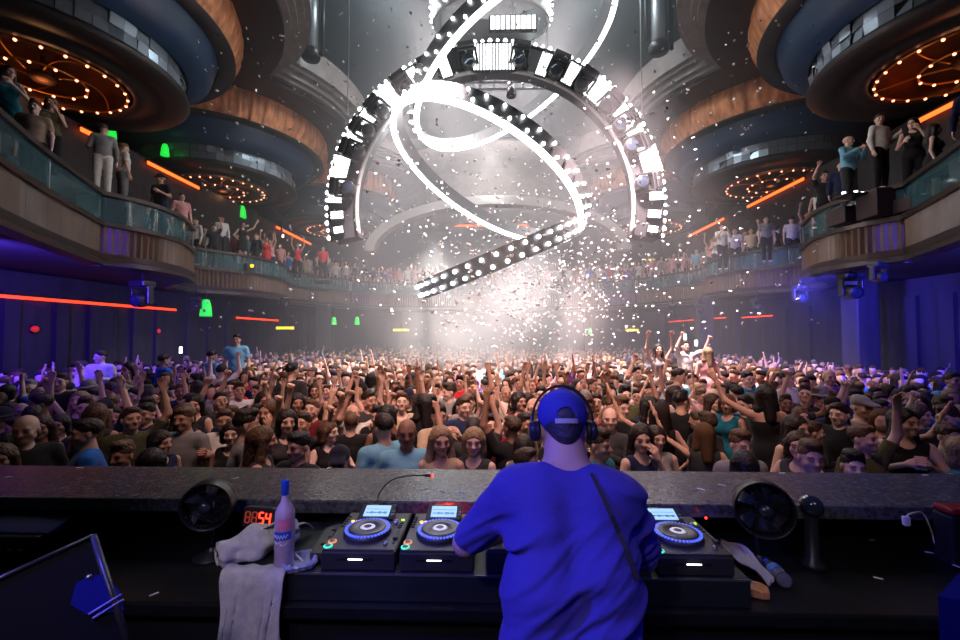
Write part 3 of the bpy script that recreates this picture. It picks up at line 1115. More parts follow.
# ================================================================== THE LIGHT RIG
NEON = mat('white_neon', (1, 1, 1), 0.4, emit=(0.93, 0.98, 1.0), es=8)
BULB = mat('white_bulb', (1, 1, 1), 0.4, emit=(0.92, 0.97, 1.0), es=8, samp='NONE')
PANEL = mat('led_panel', (1, 1, 1), 0.4, emit=(0.95, 0.98, 1.0), es=2.6)
HOOP_M = mat('hoop_black', (0.05, 0.05, 0.055), 0.4, 0.4)
HOOP_D = mat('hoop_dark_grey', (0.17, 0.17, 0.175), 0.4, 0.3)
HOOP_G = mat('hoop_grey', (0.35, 0.34, 0.33), 0.4, 0.3)
LENS = mat('lens_glass', (0.02, 0.03, 0.05), 0.05, coat=1)
bulb_me = MB().ball((0, 0, 0), 1.0, 6, 5).mesh('bulb')
bulb_me.materials.append(BULB)


def bulb(p, r, parent):
    o = bpy.data.objects.new('bulb', bulb_me)
    C.objects.link(o); o.parent = parent
    o.location = p; o.scale = (r, r, r)
    return o


def make_mover():
    """moving head: base, yoke, head with lens; hangs along -z"""
    t = thing('moving_light', '', 'stage light')
    MB().box((0, 0, -.06), (.34, .28, .12), bev=.03).build('base', BLACKP, t)
    mb = MB()
    for s in (-1, 1): mb.box((s * .17, 0, -.27), (.045, .12, .34), bev=.015)
    mb.box((0, 0, -.13), (.36, .14, .05), bev=.015)
    mb.build('yoke', BLACKP, t)
    rot = Matrix.Rotation(R_(100), 3, 'X')
    h = MB().lathe([(.001, -.19), (.09, -.17), (.135, -.08), (.14, .04), (.12, .12), (.115, .16), (.10, .16)], (0, 0, -.36), 20, rot).build('head', BLACKP, t)
    MB().lathe([(.001, .165), (.06, .16), (.10, .145)], (0, 0, -.36), 20, rot).build('lens', LENS, h)
    return t


mover0 = make_mover(); freeze(mover0)
mover_used = [False]


def mover(loc, rot, s, label, group):
    o = mover0 if not mover_used[0] else copy_tree(mover0)
    mover_used[0] = True
    o.location = loc
    o.rotation_euler = rot
    o.scale = (s, s, s)
    o['label'] = label; o['group'] = group
    return o


# ---------------- the big arch
RY = 12.0
K = RY / FPX
AC = at(494, 206, Y=RY)
RIN, ROUT = 141 * K, 167 * K
arch = thing('arch_truss', 'great upright ring of black truss studded with strobe panels above the crowd', 'lighting truss', AC)
A0, A1 = R_(-12), R_(192)


def arcpts(r, n=72, y=0.0, a0=A0, a1=A1):
    return [(r * math.cos(a0 + (a1 - a0) * i / n), y, r * math.sin(a0 + (a1 - a0) * i / n)) for i in range(n + 1)]


mb = MB()
ns = 90
sec = [(RIN, 0), (ROUT, 0), (ROUT, .5), (RIN, .5)]
vs = []
for i in range(ns + 1):
    a = A0 + (A1 - A0) * i / ns
    for (r, y) in sec: vs.append((r * math.cos(a), y, r * math.sin(a)))
fs = []
for i in range(ns):
    for k in range(4):
        l = (k + 1) % 4
        fs.append((i * 4 + k, i * 4 + l, i * 4 + 4 + l, i * 4 + 4 + k))
fs += [(0, 3, 2, 1), (ns * 4, ns * 4 + 1, ns * 4 + 2, ns * 4 + 3)]
mb.add(vs, fs)
mb.build('frame', HOOP_M, arch)
MB().tube(arcpts(RIN - .05, 80, -.05), .06, 8).build('inner_tube', HOOP_G, arch)
MB().tube(arcpts(ROUT + .02, 80, -.02), .045, 8).build('outer_tube', BLACKM, arch)
for i in range(78):
    a = A0 + (A1 - A0) * (i + .5) / 78
    r = ROUT + .10
    bulb((r * math.cos(a), -.02, r * math.sin(a)), .062 if i % 2 else .048, arch)
# strobe panels (angle, radial centre px, tangential px, radial px, bars)
PAN = [(90, 150, 42, 26, 13), (109.5, 150, 11, 23, 4), (70.5, 150, 11, 23, 4), (121.5, 152, 10, 22, 4), (59.5, 152, 12, 22, 4),
       (134, 154, 22, 24, 8), (47, 154, 24, 24, 8), (145.5, 156, 16, 16, 5), (35.5, 156, 14, 16, 5), (153.5, 157, 13, 18, 4), (28, 157, 12, 16, 4),
       (166.5, 160, 27, 17, 9), (15.5, 160, 29, 18, 9), (177.5, 160, 9, 13, 3), (2.5, 160, 9, 13, 3), (183.5, 158, 8, 12, 3), (-4, 158, 8, 12, 3), (189, 158, 7, 9, 3), (-9.5, 158, 7, 9, 3)]
for (deg, rr, tw, rh, nb) in PAN:
    a = R_(deg)
    ps = MB().box((0, .06, 0), (tw * K * 1.08, .12, rh * K * 1.08)).build('panel_housing', BLACKM, arch)
    ps.location = (rr * K * math.cos(a), -.16, rr * K * math.sin(a))
    ps.rotation_euler = (0, -(a - math.pi / 2), 0)
    mb = MB()
    w = tw * K / nb
    for b in range(nb):
        mb.box(((b - (nb - 1) / 2) * w, -.02, 0), (w * .62, .04, rh * K))
    mb.build('led_bars', PANEL, ps)
MOV = [(100, 'top, left of the widest panel'), (80, 'top, right of the widest panel'), (115.5, 'upper left between two narrow panels'), (65, 'upper right between two narrow panels'),
       (127, 'upper left beside the square panel'), (53.5, 'upper right beside the square panel'), (140, 'left shoulder'), (41, 'right shoulder'),
       (149.6, 'left flank above the tall panel'), (31.6, 'right flank above the tall panel'), (158.5, 'left flank just above the tall bright panel'), (22.5, 'right flank just above the tall bright panel'),
       (173.5, 'left foot under the bright panel'), (7.5, 'right foot under the bright panel')]
for (deg, w) in MOV:
    a = R_(deg)
    r = (ROUT - .05)
    mover((AC.x + r * math.cos(a), AC.y - .18, AC.z + r * math.sin(a)), (0, -(a - math.pi / 2), 0), 1.45, 'black moving light on the arch truss, %s' % w, 'moving lights round the arch truss')
# suspension cables
for px in (345, 440, 548, 645):
    p = at(px, 60 if px in (440, 548) else 110, Y=RY)
    t = MB().tube([(p.x, p.y + .25, p.z), (p.x, p.y + .25, 16)], .018, 5).build('suspension_cable', STEEL)
    tag(t, {345: 'thin steel cable rising from the left shoulder of the ring', 440: 'thin steel cable above the ring, left of centre', 548: 'thin steel cable above the ring, right of centre',
            645: 'thin steel cable rising from the right shoulder of the ring'}[px], 'cable', 'steel cables holding the rig')


# ---------------- neon hoops
def hoop(name, label, cpx, Y, apx, bpx, ang, width, neon=True, nb=60, rows=2, grey=False, flip=1, neon_r=.065, far_up=True):
    """circle seen as an ellipse: centre pixel, semi axes px, angle of the long axis (deg, screen, up positive)"""
    c = at(cpx[0], cpx[1], Y=Y)
    R = apx * Y / FPX
    tilt = math.acos(min(1, bpx / apx))
    back = (c - CAM).normalized()
    rt = back.cross(Vector((0, 0, 1))).normalized(); up_ = rt.cross(back)
    D_ = (c - CAM).length
    R = apx * D_ / FPX * (Y / D_)
    u = rt * math.cos(R_(ang)) + up_ * math.sin(R_(ang))          # long axis, square to the line of sight
    w0 = -rt * math.sin(R_(ang)) + up_ * math.cos(R_(ang))
    w = (w0 * math.cos(tilt) + back * math.sin(tilt) * flip).normalized()
    n = u.cross(w).normalized()
    if n.z < 0: n = -n
    t = thing(name, label, 'light ring', c)
    t.rotation_euler = Matrix((u, w, u.cross(w))).transposed().to_euler()
    nz = 1 if u.cross(w).z > 0 else -1                              # local z that points up
    N = 96
    mb = MB(); vs = []; fs = []
    sec = [(R - .05, 0), (R + .05, 0), (R + .05, nz * width), (R - .05, nz * width)]
    for i in range(N):
        a = 2 * math.pi * i / N
        vs += [(r * math.cos(a), r * math.sin(a), z) for r, z in sec]
    for i in range(N):
        j = (i + 1) % N
        fs += [(i * 4 + k, i * 4 + (k + 1) % 4, j * 4 + (k + 1) % 4, j * 4 + k) for k in range(4)]
    mb.add(vs, fs)
    mb.build('band', HOOP_G if grey else HOOP_D, t)
    if neon:
        MB().tube([(R * math.cos(2 * math.pi * i / N), R * math.sin(2 * math.pi * i / N), -nz * .03) for i in range(N)], neon_r, 8, closed=True).build('neon_tube', NEON, t)
    per = nb // max(rows, 1)
    for r_ in range(rows):
        for i in range(per):
            a = 2 * math.pi * (i + .5 * (r_ % 2)) / per
            zz = nz * width * (r_ + .5) / rows
            bulb(((R + .10) * math.cos(a), (R + .10) * math.sin(a), zz), .046, t)
    return t


hoop('neon_hoop', 'tilted white neon ring hanging low inside the arch', (485, 181), 12.4, 105, 44, -32, .42, nb=84, rows=2, flip=-1, neon_r=.08)
hoop('neon_hoop', 'white neon ring rising out of the top of the picture', (514, 74), 13.6, 113, 50, 34, .42, nb=84, rows=2, flip=-1, neon_r=.08)
hoop('bulb_hoop', 'straight-looking edge-on ring of bulbs slanting down over the crowd', (501, 266), 10.6, 82, 2.5, 22, .42, neon=False, nb=84, rows=2)
hoop('bulb_hoop', 'ring of bulbs at the very top of the picture', (491, 26), 12.8, 58, 22, 0, .9, neon=False, nb=96, rows=3, grey=True, flip=-1)
p = at(513, 24, Y=13.0)
t = thing('flood_panel', 'bright white flood panel glowing inside the ring of bulbs at the top', 'floodlight', p)
MB().box((0, 0, 0), (1.5, .14, .5), bev=.03).build('housing', BLACKM, t)
mb = MB()
for i in range(9): mb.box((-.64 + i * .16, -.08, 0), (.12, .02, .42))
mb.build('led_cells', PANEL, t)
MB().tube([(0, 0, .25), (0, 0, 16 - p.z)], .02, 6).build('cable', STEEL, t)
# grey arch behind, no bulbs lit
bc = at(497, 250, Y=18.0)
t = thing('grey_arch', 'unlit pale grey arch far behind the neon rings', 'arch', bc)
pts = [(5.45 * math.cos(math.pi * i / 60), 0, 2.15 * math.sin(math.pi * i / 60)) for i in range(61)]
mb = MB(); vs = []; fs = []
for i in range(61):
    a = math.pi * i / 60
    for (k, y) in ((0, 0), (.42, 0), (.42, .6), (0, .6)):
        vs.append(((5.25 + k) * math.cos(a), y, (1.98 + k * .9) * math.sin(a)))
for i in range(60):
    fs += [(i * 4 + k, i * 4 + (k + 1) % 4, i * 4 + 4 + (k + 1) % 4, i * 4 + 4 + k) for k in range(4)]
fs += [(0, 3, 2, 1), (240, 241, 242, 243)]
mb.add(vs, fs); mb.build('arch_band', HOOP_G, t)
for i in range(26):
    a = math.pi * (i + .5) / 26
    o = MB().ball((5.74 * math.cos(a), -.02, 2.42 * math.sin(a)), .05, 6, 5).build('bulb', GREYM, t)
# small truss frame inside the ring
p = at(494, 86, Y=14.5)
t = thing('lamp_frame', 'small grey frame with two hanging lamps under the top of the ring', 'truss', p)
mb = MB()
for s in (-1, 1):
    mb.tube([(-2.0, s * .2, 0), (2.0, s * .2, 0)], .04, 6); mb.tube([(-2.0, s * .2, .4), (2.0, s * .2, .4)], .04, 6)
for i in range(9):
    x = -2 + i * .5
    mb.tube([(x, -.2, 0), (x, -.2, .4)], .025, 5); mb.tube([(x, .2, 0), (x, .2, .4)], .025, 5); mb.tube([(x, -.2, 0), (x, .2, 0)], .025, 5)
    if i < 8: mb.tube([(x, -.2, 0), (x + .5, -.2, .4)], .02, 5)
mb.build('truss', GREYM, t)
for x in (-1.2, .6):
    MB().lathe([(.001, 0), (.14, -.04), (.18, -.3), (.16, -.34)], (x, 0, -.05), 14).build('hanging_lamp', BLACKM, t)

# moving lights under the balconies
UB = [(142, 300, 10.2, 'under the left balcony above the red strip', 1.3), (196, 307, 13.0, 'under the left balcony next to the green light', .8),
      (285, 305, 17.5, 'under the far left balcony', .9), (851, 292, 10.6, 'under the right balcony against the blue wall', 1.3), (800, 298, 12.5, 'under the right balcony near its bulge', 1.0),
      (878, 274, 9.6, 'tucked high under the right balcony', .9), (673, 312, 18.0, 'under the far right balcony', .9), (699, 312, 18.0, 'under the far right balcony beside the pillar', .9), (757, 308, 15.0, 'under the right balcony third bay', .9)]
for (px, py, Y, w, s) in UB:
    p = at(px, py, Y=Y)
    z = 3.5 if True else p.z
    mover((p.x, p.y, min(3.50, p.z + .36 * s)), (0, 0, rnd.uniform(-1, 1)), s, 'black moving light %s' % w, 'moving lights hung under the balconies')
    if p.z + .36 * s < 3.49:
        o = MB().tube([(p.x, p.y, p.z + .36 * s - .01), (p.x, p.y, 3.5)], .03, 6).build('drop_pole', BLACKM)
        tag(o, 'short black pole holding the moving light %s' % w, 'pole', 'short poles under the balconies')
# ================================================================== THE BOOTH
GRANITE = mat('speckled_granite', (0.085, 0.088, 0.092), 0.2, noise=1.0, nscale=45, dark=.8, bump=0.10, bscale=60, spec=0.8)
DESK_M = mat('black_desk', (0.010, 0.011, 0.012), 0.32, noise=0.4, nscale=9)
RISER_M = mat('desk_fascia', (0.016, 0.019, 0.022), 0.5, noise=0.4, nscale=5, stretch=(.3, 1, 3))
struct(MB().box((0, 0.42, -.33), (11, 4.84, .62)), 'floor_stage', mat('stage_floor', (0.01, 0.01, 0.01), 0.7))
tag(MB().box((0, 2.58, .975), (9.6, .56, .07), bev=.008).build('ledge', GRANITE), 'long speckled stone ledge across the front of the booth', 'counter')
tag(MB().box((0, 2.67, .137), (9.4, .28, 1.594)).build('booth_wall', DESK_M), 'black front wall of the booth below the stone ledge', 'booth wall')
DZ = .78
dk = thing('side_desk', 'wide black desk running the whole width behind the decks', 'desk')
MB().box((0, 2.145, DZ - .03), (7.0, .72, .06), bev=.01).build('desk_top', DESK_M, dk)
MB().box((0, 1.86, .35), (6.9, .04, .76)).build('front_panel', BLACK, dk)
RZ0, RZ1 = DZ, .90
rs = thing('deck_riser', 'low black platform raising the decks above the desk', 'platform')
MB().box((-.01, 2.06, (RZ0 + RZ1) / 2), (2.14, .49, RZ1 - RZ0 - .002), bev=.006).build('riser_body', RISER_M, rs)
MB().box((-.01, 1.815, RZ1 - .006), (2.14, .006, .008)).build('edge_strip', GREYM, rs)

DECK_M = mat('deck_plastic', (0.030, 0.030, 0.032), 0.42)
DECKTOP = mat('deck_faceplate', (0.07, 0.066, 0.062), 0.35, 0.3)
JOG_M = mat('jog_platter', (0.16, 0.155, 0.145), 0.38, 0.6)
BLUEL = mat('blue_ring_light', (.05, .08, .8), 0.3, emit=(0.10, 0.16, 1.0), es=1.0)
SCREEN = mat('lcd_screen', (.5, .8, .9), 0.2, emit=(0.50, 0.82, 0.95), es=.75)
SCRDARK = mat('lcd_waveform', (.05, .15, .3), 0.2, emit=(0.05, 0.20, 0.36), es=.5)
GRN = mat('green_button_light', (.1, .8, .5), 0.3, emit=(0.08, 0.9, 0.45), es=1.0)
ORG = mat('orange_button_light', (.9, .4, .1), 0.3, emit=(0.95, 0.34, 0.13), es=.8)
YEL = mat('yellow_led', (.9, .7, .1), 0.3, emit=(1.0, 0.62, 0.05), es=2.2)
LIME = mat('lime_led', (.6, .9, .1), 0.3, emit=(0.5, 1.0, 0.05), es=1.5)
REDL = mat('red_led', (.9, .05, .03), 0.3, emit=(1.0, 0.03, 0.01), es=6)
WLED = mat('white_led', (1, 1, 1), 0.3, emit=(0.9, 0.95, 1.0), es=7)


def make_deck(parent_label):
    """media player: 0.32 wide, 0.40 deep, 0.105 high; front edge at y = 0"""
    t = thing('dj_deck', parent_label, 'media player')
    mb = MB().box((0, .20, .040), (.318, .398, .080), bev=.008)
    mb.build('body', DECK_M, t)
    MB().box((0, .195, .083), (.308, .375, .008), bev=.003).build('faceplate', DECKTOP, t)
    # feet
    for x in (-.13, .13):
        for y in (.03, .36): MB().lathe([(.001, -.0), (.016, -.0), (.016, .006)], (x, y, -.001), 12).build('foot', BLACKP, t)
    # jog wheel
    jc = (-.005, .165, .088)
    j = MB().lathe([(.108, 0), (.108, .006), (.103, .018), (.097, .021), (.001, .021)], jc, 48).build('jog_wheel', DECK_M, t)
    MB().lathe([(.0835, .0215), (.0835, .026), (.080, .0275), (.036, .0275), (.034, .024)], jc, 48).build('platter', JOG_M, j)
    MB().lathe([(.034, .024), (.030, .0275), (.018, .0275)], jc, 32).build('display_ring', mat('jog_display_ring', (.8, .8, .78), .3, emit=(.8, .8, .75), es=.5), j)
    MB().lathe([(.018, .0275), (.001, .0275)], jc, 24).build('display', mat('jog_display', (.10, .07, .06), .2), j)
    d = MB()
    for i in range(40):
        a = 2 * math.pi * i / 40
        rr = Matrix.Rotation(a, 3, 'Z')
        d.box((jc[0] + .0955 * math.cos(a), jc[1] + .0955 * math.sin(a), jc[2] + .0205), (.013, .0095, .004), rot=rr)
    d.build('lit_dimples', BLUEL, j)
    MB().lathe([(.0875, .0215), (.0875, .0235), (.0845, .0235)], jc, 48).build('silver_ring', STEEL, j)
    # raised display
    rx = Matrix.Rotation(R_(18), 3, 'X')
    s = MB().box((-.005, .335, .105), (.175, .105, .022), rot=rx, bev=.004).build('display_hood', DECK_M, t)
    MB().box((-.005, .332, .1175), (.125, .074, .003), rot=rx).build('screen', SCREEN, s)
    w = MB()
    r5 = random.Random(4)
    for i in range(26):
        w.box((-.058 + i * .0042, .318, .1138 + .0012), (.0026, .004 + r5.random() * .014, .002), rot=rx)
    w.box((-.005, .342, .1215), (.11, .003, .002), rot=rx)
    w.build('waveform', SCRDARK, s)
    for i in range(3): MB().box((-.05 + i * .016, .384, .126), (.013, .004, .005)).build('lime_button', LIME, s)
    for i in range(2): MB().lathe([(.001, .012), (.009, .010), (.010, 0)], (.075, .315 + i * .022, .100 + i * .006), 12).build('browse_knob', STEEL, s)
    # left column of buttons
    for i in range(5): MB().box((-.142, .225 + i * .026, .0895), (.018, .012, .006), bev=.002).build('pad_button', BLACKP, t)
    for i in range(2): MB().lathe([(.001, .006), (.008, .006), (.008, 0)], (-.108 + i * .022, .272, .087), 12).build('yellow_button', YEL, t)
    # cue / play
    for (x, y, m, nm) in ((-.135, .072, ORG, 'cue_button'), (-.138, .030, GRN, 'play_button')):
        b = MB().lathe([(.019, 0), (.019, .004), (.0125, .005)], (x, y, .087), 24).build(nm, m, t)
        MB().lathe([(.0125, .005), (.011, .007), (.001, .007)], (x, y, .087), 20).build('button_cap', GREYM, b)
    # tempo fader
    f = MB().box((.137, .125, .0875), (.012, .125, .003)).build('fader_slot', BLACK, t)
    MB().box((.137, .105, .093), (.020, .026, .013), bev=.003).build('fader_cap', BLACKP, f)
    for i in range(3): MB().box((.132, .215 + i * .024, .0895), (.020, .010, .006), bev=.002).build('pad_button', DECKTOP, t)
    MB().box((.132, .295, .0895), (.014, .008, .006)).build('lime_button', LIME, t)
    MB().lathe([(.001, .018), (.010, .017), (.011, 0)], (.105, .262, .087), 14).build('knob', STEEL, t)
    MB().lathe([(.001, .012), (.009, .011), (.010, 0)], (.105, .055, .087), 14).build('knob', STEEL, t)
    # disc slot with its lamp
    MB().box((-.01, -.0005, .050), (.15, .003, .007)).build('disc_slot', BLACK, t)
    MB().box((-.01, -.0025, .050), (.060, .003, .0035)).build('slot_light', WLED, t)
    return t


deck0 = make_deck('media player left of the DJ, farthest left beside the glass ashtray')
deck0.location = (-.57, 1.825, RZ1 + .001)
freeze(deck0)
for (x, lab) in ((-.235, 'media player next to the mixer, partly under the DJ left arm'), (.845, 'media player on the right end of the platform, by the water bottle'),
                 (.505, 'media player mostly hidden behind the DJ body')):
    d = copy_tree(deck0); d.location = (x, 1.825, RZ1 + .001); d['label'] = lab
for o in (deck0,): o['group'] = 'media players on the platform'
for o in list(C.objects):
    if o.name.startswith('dj_deck'): o['group'] = 'media players on the platform'
# mixer
mx = thing('dj_mixer', 'black mixer with rows of knobs in front of the DJ', 'mixer', (.135, 1.825, RZ1 + .001))
MB().box((0, .20, .045), (.325, .40, .09), bev=.008).build('body', DECK_M, mx)
MB().box((0, .20, .093), (.315, .385, .006), bev=.002).build('faceplate', DECKTOP, mx)
for c in range(4):
    for r in range(5): MB().lathe([(.001, .02), (.007, .019), (.009, 0)], (-.10 + c * .055, .17 + r * .042, .094), 12).build('knob', STEEL if r % 2 else BLACKP, mx)
    MB().box((-.10 + c * .055, .09, .100), (.016, .022, .014), bev=.003).build('channel_fader', STEEL, mx)
MB().box((0, .025, .100), (.022, .016, .014), bev=.003).build('crossfader', STEEL, mx)
for r in range(4): MB().lathe([(.001, .018), (.009, .017), (.010, 0)], (.135, .08 + r * .07, .094), 12).build('effect_knob', BLACKP, mx)
# flat controller left of deck one
t = thing('effects_unit', 'slim grey flat controller between the ashtray and the left media player', 'controller', (-.775, 1.90, RZ1 + .001))
MB().prism([(-.03, 0), (.04, 0), (.04, .27), (-.01, .30), (-.055, .24)], 0, .035).build('body', DECKTOP, t)
for i in range(3): MB().box((-.005 + (i % 2) * .01, .08 + i * .07, .038), (.02, .012, .006), bev=.002).build('pad_button', BLACKP, t)
MB().box((.012, .15, .04), (.006, .10, .008), bev=.002).build('slider', BLACKP, t)

# vodka bottle
FROST = mat('frosted_glass', (.80, .62, .80), .25, trans=.35, noise=.2, nscale=20)
bp = at(284, 566, Z=DZ + .12)
bt = thing('vodka_bottle', 'tall frosted spirits bottle with blue cap and pink picture beside the white towel', 'bottle', (bp.x, 1.86, RZ1 + .0005))
MB().lathe([(.001, 0), (.038, 0), (.041, .004), (.041, .215), (.039, .235), (.030, .257), (.018, .275), (.0145, .29), (.0135, .345)], n=40).build('glass_body', FROST, bt)
MB().lathe([(.0150, .305), (.0158, .307), (.0158, .364), (.0145, .367), (.001, .367)], n=28).build('cap', mat('blue_cap', (.02, .10, .62), .35, 0.3), bt)
lb = MB().lathe([(.0416, .125), (.0416, .160)], n=30, a0=R_(205), a1=R_(335)).build('blue_script_label', mat('blue_label', (.03, .10, .65), .4), bt)
MB().lathe([(.0416, .165), (.0416, .212)], n=24, a0=R_(255), a1=R_(325)).build('pink_picture', mat('pink_print', (.95, .22, .35), .45, noise=.4, nscale=60), bt)
# white flowing script stroke and a flying bird mark
def on_bottle(pts, r, name, m, parent, w=.0016):
    q = []
    for (s, z) in pts:
        a = R_(270) + s / .0416
        q.append((r * math.cos(a), r * math.sin(a), z))
    return MB().tube(q, w, 5).build(name, m, parent)
WH = mat('white_print', (.85, .87, .95), .5)
on_bottle([(-.034 + i * .0022, .141 + .007 * math.sin(i * 1.15) * (1 if i % 5 else 1.6)) for i in range(31)], .0424, 'script_line', WH, lb)
for (dx, dz) in ((-.012, .112), (.014, .104)):
    on_bottle([(dx - .014, dz + .006), (dx - .006, dz + .001), (dx, dz - .002), (dx + .007, dz + .003), (dx + .016, dz + .010)], .0418, 'bird_mark', WH, bt, .0022)

# ashtray of cut glass
CUT = mat('cut_glass', (.55, .62, .95), .12, trans=.4, spec=.9)
ap = at(299, 566, Z=RZ1)
at_ = thing('ashtray', 'square cut-glass ashtray holding a stub, at the foot of the bottle', 'ashtray', (ap.x, ap.y + .01, RZ1 + .0005), .5)
mb = MB()
n = 32
prof = [(.001, .004), (.045, .004), (.055, .026), (.064, .030), (.070, .022), (.062, .002), (.001, 0)]
vs = []; fs = []
for i in range(n):
    a = 2 * math.pi * i / n
    sq = 1.0 / max(abs(math.cos(a)), abs(math.sin(a))) ** .55
    for k, (r, z) in enumerate(prof):
        rr = r * sq * (1 + (.06 if (i % 2 and 1 < k < 6) else 0))
        vs.append((rr * math.cos(a), rr * math.sin(a), z))
P_ = len(prof)
for i in range(n):
    j = (i + 1) % n
    fs += [(i * P_ + k, j * P_ + k, j * P_ + k + 1, i * P_ + k + 1) for k in range(P_ - 1)]
mb.add(vs, fs); mb.build('bowl', CUT, at_)
stub = thing('cigarette', 'cigarette stub lying across the cut-glass ashtray', 'cigarette', (ap.x, ap.y + .01, RZ1))
MB().tube([(-.03, .02, .034), (.018, -.008, .020)], .004, 8).build('paper_tube', WHITE_P, stub)
MB().tube([(-.03, .02, .034), (-.043, .0275, .038)], .0041, 8).build('filter', mat('filter_tan', (.6, .35, .15), .7), stub)

# towels
TOWEL = mat('terry_towel', (.80, .78, .74), .95, noise=.25, nscale=30, bump=.7, bscale=260)


def cloth_sheet(f, nu, nv, th=.006):
    vs = []
    for s in (0, 1):
        for i in range(nu + 1):
            for j in range(nv + 1):
                p = Vector(f(i / nu, j / nv))
                if s:
                    e = .01
                    du = Vector(f(min(1, i / nu + e), j / nv)) - Vector(f(max(0, i / nu - e), j / nv))
                    dv = Vector(f(i / nu, min(1, j / nv + e))) - Vector(f(i / nu, max(0, j / nv - e)))
                    nn = du.cross(dv)
                    p = p - nn.normalized() * th
                vs.append(p)
    m = (nu + 1) * (nv + 1); fs = []
    I = lambda i, j, s=0: s * m + i * (nv + 1) + j
    for i in range(nu):
        for j in range(nv):
            fs.append((I(i, j), I(i + 1, j), I(i + 1, j + 1), I(i, j + 1)))
            fs.append((I(i, j, 1), I(i, j + 1, 1), I(i + 1, j + 1, 1), I(i + 1, j, 1)))
    for i in range(nu):
        fs += [(I(i, 0), I(i, 0, 1), I(i + 1, 0, 1), I(i + 1, 0)), (I(i, nv), I(i + 1, nv), I(i + 1, nv, 1), I(i, nv, 1))]
    for j in range(nv):
        fs += [(I(0, j), I(0, j + 1), I(0, j + 1, 1), I(0, j, 1)), (I(nu, j), I(nu, j, 1), I(nu, j + 1, 1), I(nu, j + 1))]
    return MB().add(vs, fs, True)


def towel_hang(u, v):
    # u across, v from the top of the platform down over its front edge
    L = v * .46
    xl = -1.135 + u * (.275 - .035 * v) + .015 * math.sin(9 * u + 5 * v) * v + .03 * v
    flat = .05
    w = .010 * math.sin(17 * u + 3 * v) + .006 * math.sin(31 * u + 9 * v)
    if L < flat:
        y = 1.80 + (flat - L); z = RZ1 + .010 + .004 * math.sin(20 * u)
    else:
        d = L - flat
        bend = min(1, d / .03)
        y = 1.80 - .012 * bend - abs(w) * min(1, d * 6) - .02 * min(1, d * 2); z = RZ1 + .010 - d + .018 * bend * 0
        z += .02 * math.sin(5 * u + 1.2) * v
    return (xl, y - .012, z)


tag(cloth_sheet(towel_hang, 40, 50).build('towel', TOWEL), 'white towel hanging down over the front edge of the desk', 'towel')


def roll_f(u, v):
    # crumpled rolled towel lying diagonal: u along, v round
    a = 2 * math.pi * v
    p0 = Vector((-1.20, 1.86, RZ1 + .035)); p1 = Vector((-.95, 2.10, RZ1 + .055))
    c = p0.lerp(p1, u)
    r = .040 + .022 * math.sin(3.1 * u + .3) + .008 * math.sin(14 * u + 2) + .006 * math.sin(3 * a + 9 * u) + .004 * math.sin(7 * a - 12 * u)
    if u < .04 or u > .97: r *= .6
    d = (p1 - p0).normalized(); s = Vector((0, 0, 1)).cross(d)
    q = c + s * math.cos(a) * r * 1.35 + Vector((0, 0, 1)) * math.sin(a) * r
    q.z = max(q.z, RZ1 + .004)
    return q


rt = thing('rolled_towel', 'crumpled white towel rolled up left of the bottle', 'towel')
MB2 = cloth_sheet(roll_f, 46, 36, .004)
MB2.build('towel_roll', TOWEL, rt)


def flap(u, v):
    x = -1.13 + u * .20 + v * .03; y = 1.93 + v * .13 + u * .12
    z = RZ1 + .085 + .035 * math.sin(math.pi * u) - .075 * v ** 2 + .008 * math.sin(12 * u + 4 * v)
    return (x, y, z)


cloth_sheet(flap, 18, 14, .005).build('folded_flap', TOWEL, rt)

# red digital timer
tp = at(261, 517, Y=2.16)
tm = thing('digital_timer', 'small black timer with glowing red digits behind the rolled towel', 'timer', (tp.x, 2.16, DZ + .001), -.12)
zt = tp.z - DZ
MB().box((0, 0, zt), (.17, .05, .095), rot=Matrix.Rotation(R_(-12), 3, 'X'), bev=.006).build('casing', BLACKP, tm)
MB().box((0, .02, zt / 2 - .02), (.10, .05, max(.02, zt - .05))).build('stand', BLACKP, tm)
SEG = {'1': 'bc', '5': 'afgcd', '8': 'abcdefg', '4': 'fgbc'}
DIM = mat('dim_red_segment', (.4, .05, .02), .4, emit=(.5, .06, .03), es=.35)


def digit(ch, x, m, parent):
    w, h, s = .024, .05, .0055
    pos = {'a': (0, h / 2, 1), 'g': (0, 0, 1), 'd': (0, -h / 2, 1), 'f': (-w / 2, h / 4, 0), 'b': (w / 2, h / 4, 0), 'e': (-w / 2, -h / 4, 0), 'c': (w / 2, -h / 4, 0)}
    mb = MB()
    rt_ = Matrix.Rotation(R_(-12), 3, 'X')
    for c in SEG[ch]:
        dx, dz, hor = pos[c]
        v = rt_ @ Vector((x + dx, -.027, dz))
        mb.box((v.x, v.y, v.z + zt), (w - s if hor else s, .004, s if hor else h / 2 - s * .5), rot=rt_)
    mb.build('digit', m, parent)


digit('8', -.055, DIM, tm); digit('8', -.018, DIM, tm); digit('5', .020, REDL, tm); digit('4', .056, REDL, tm)

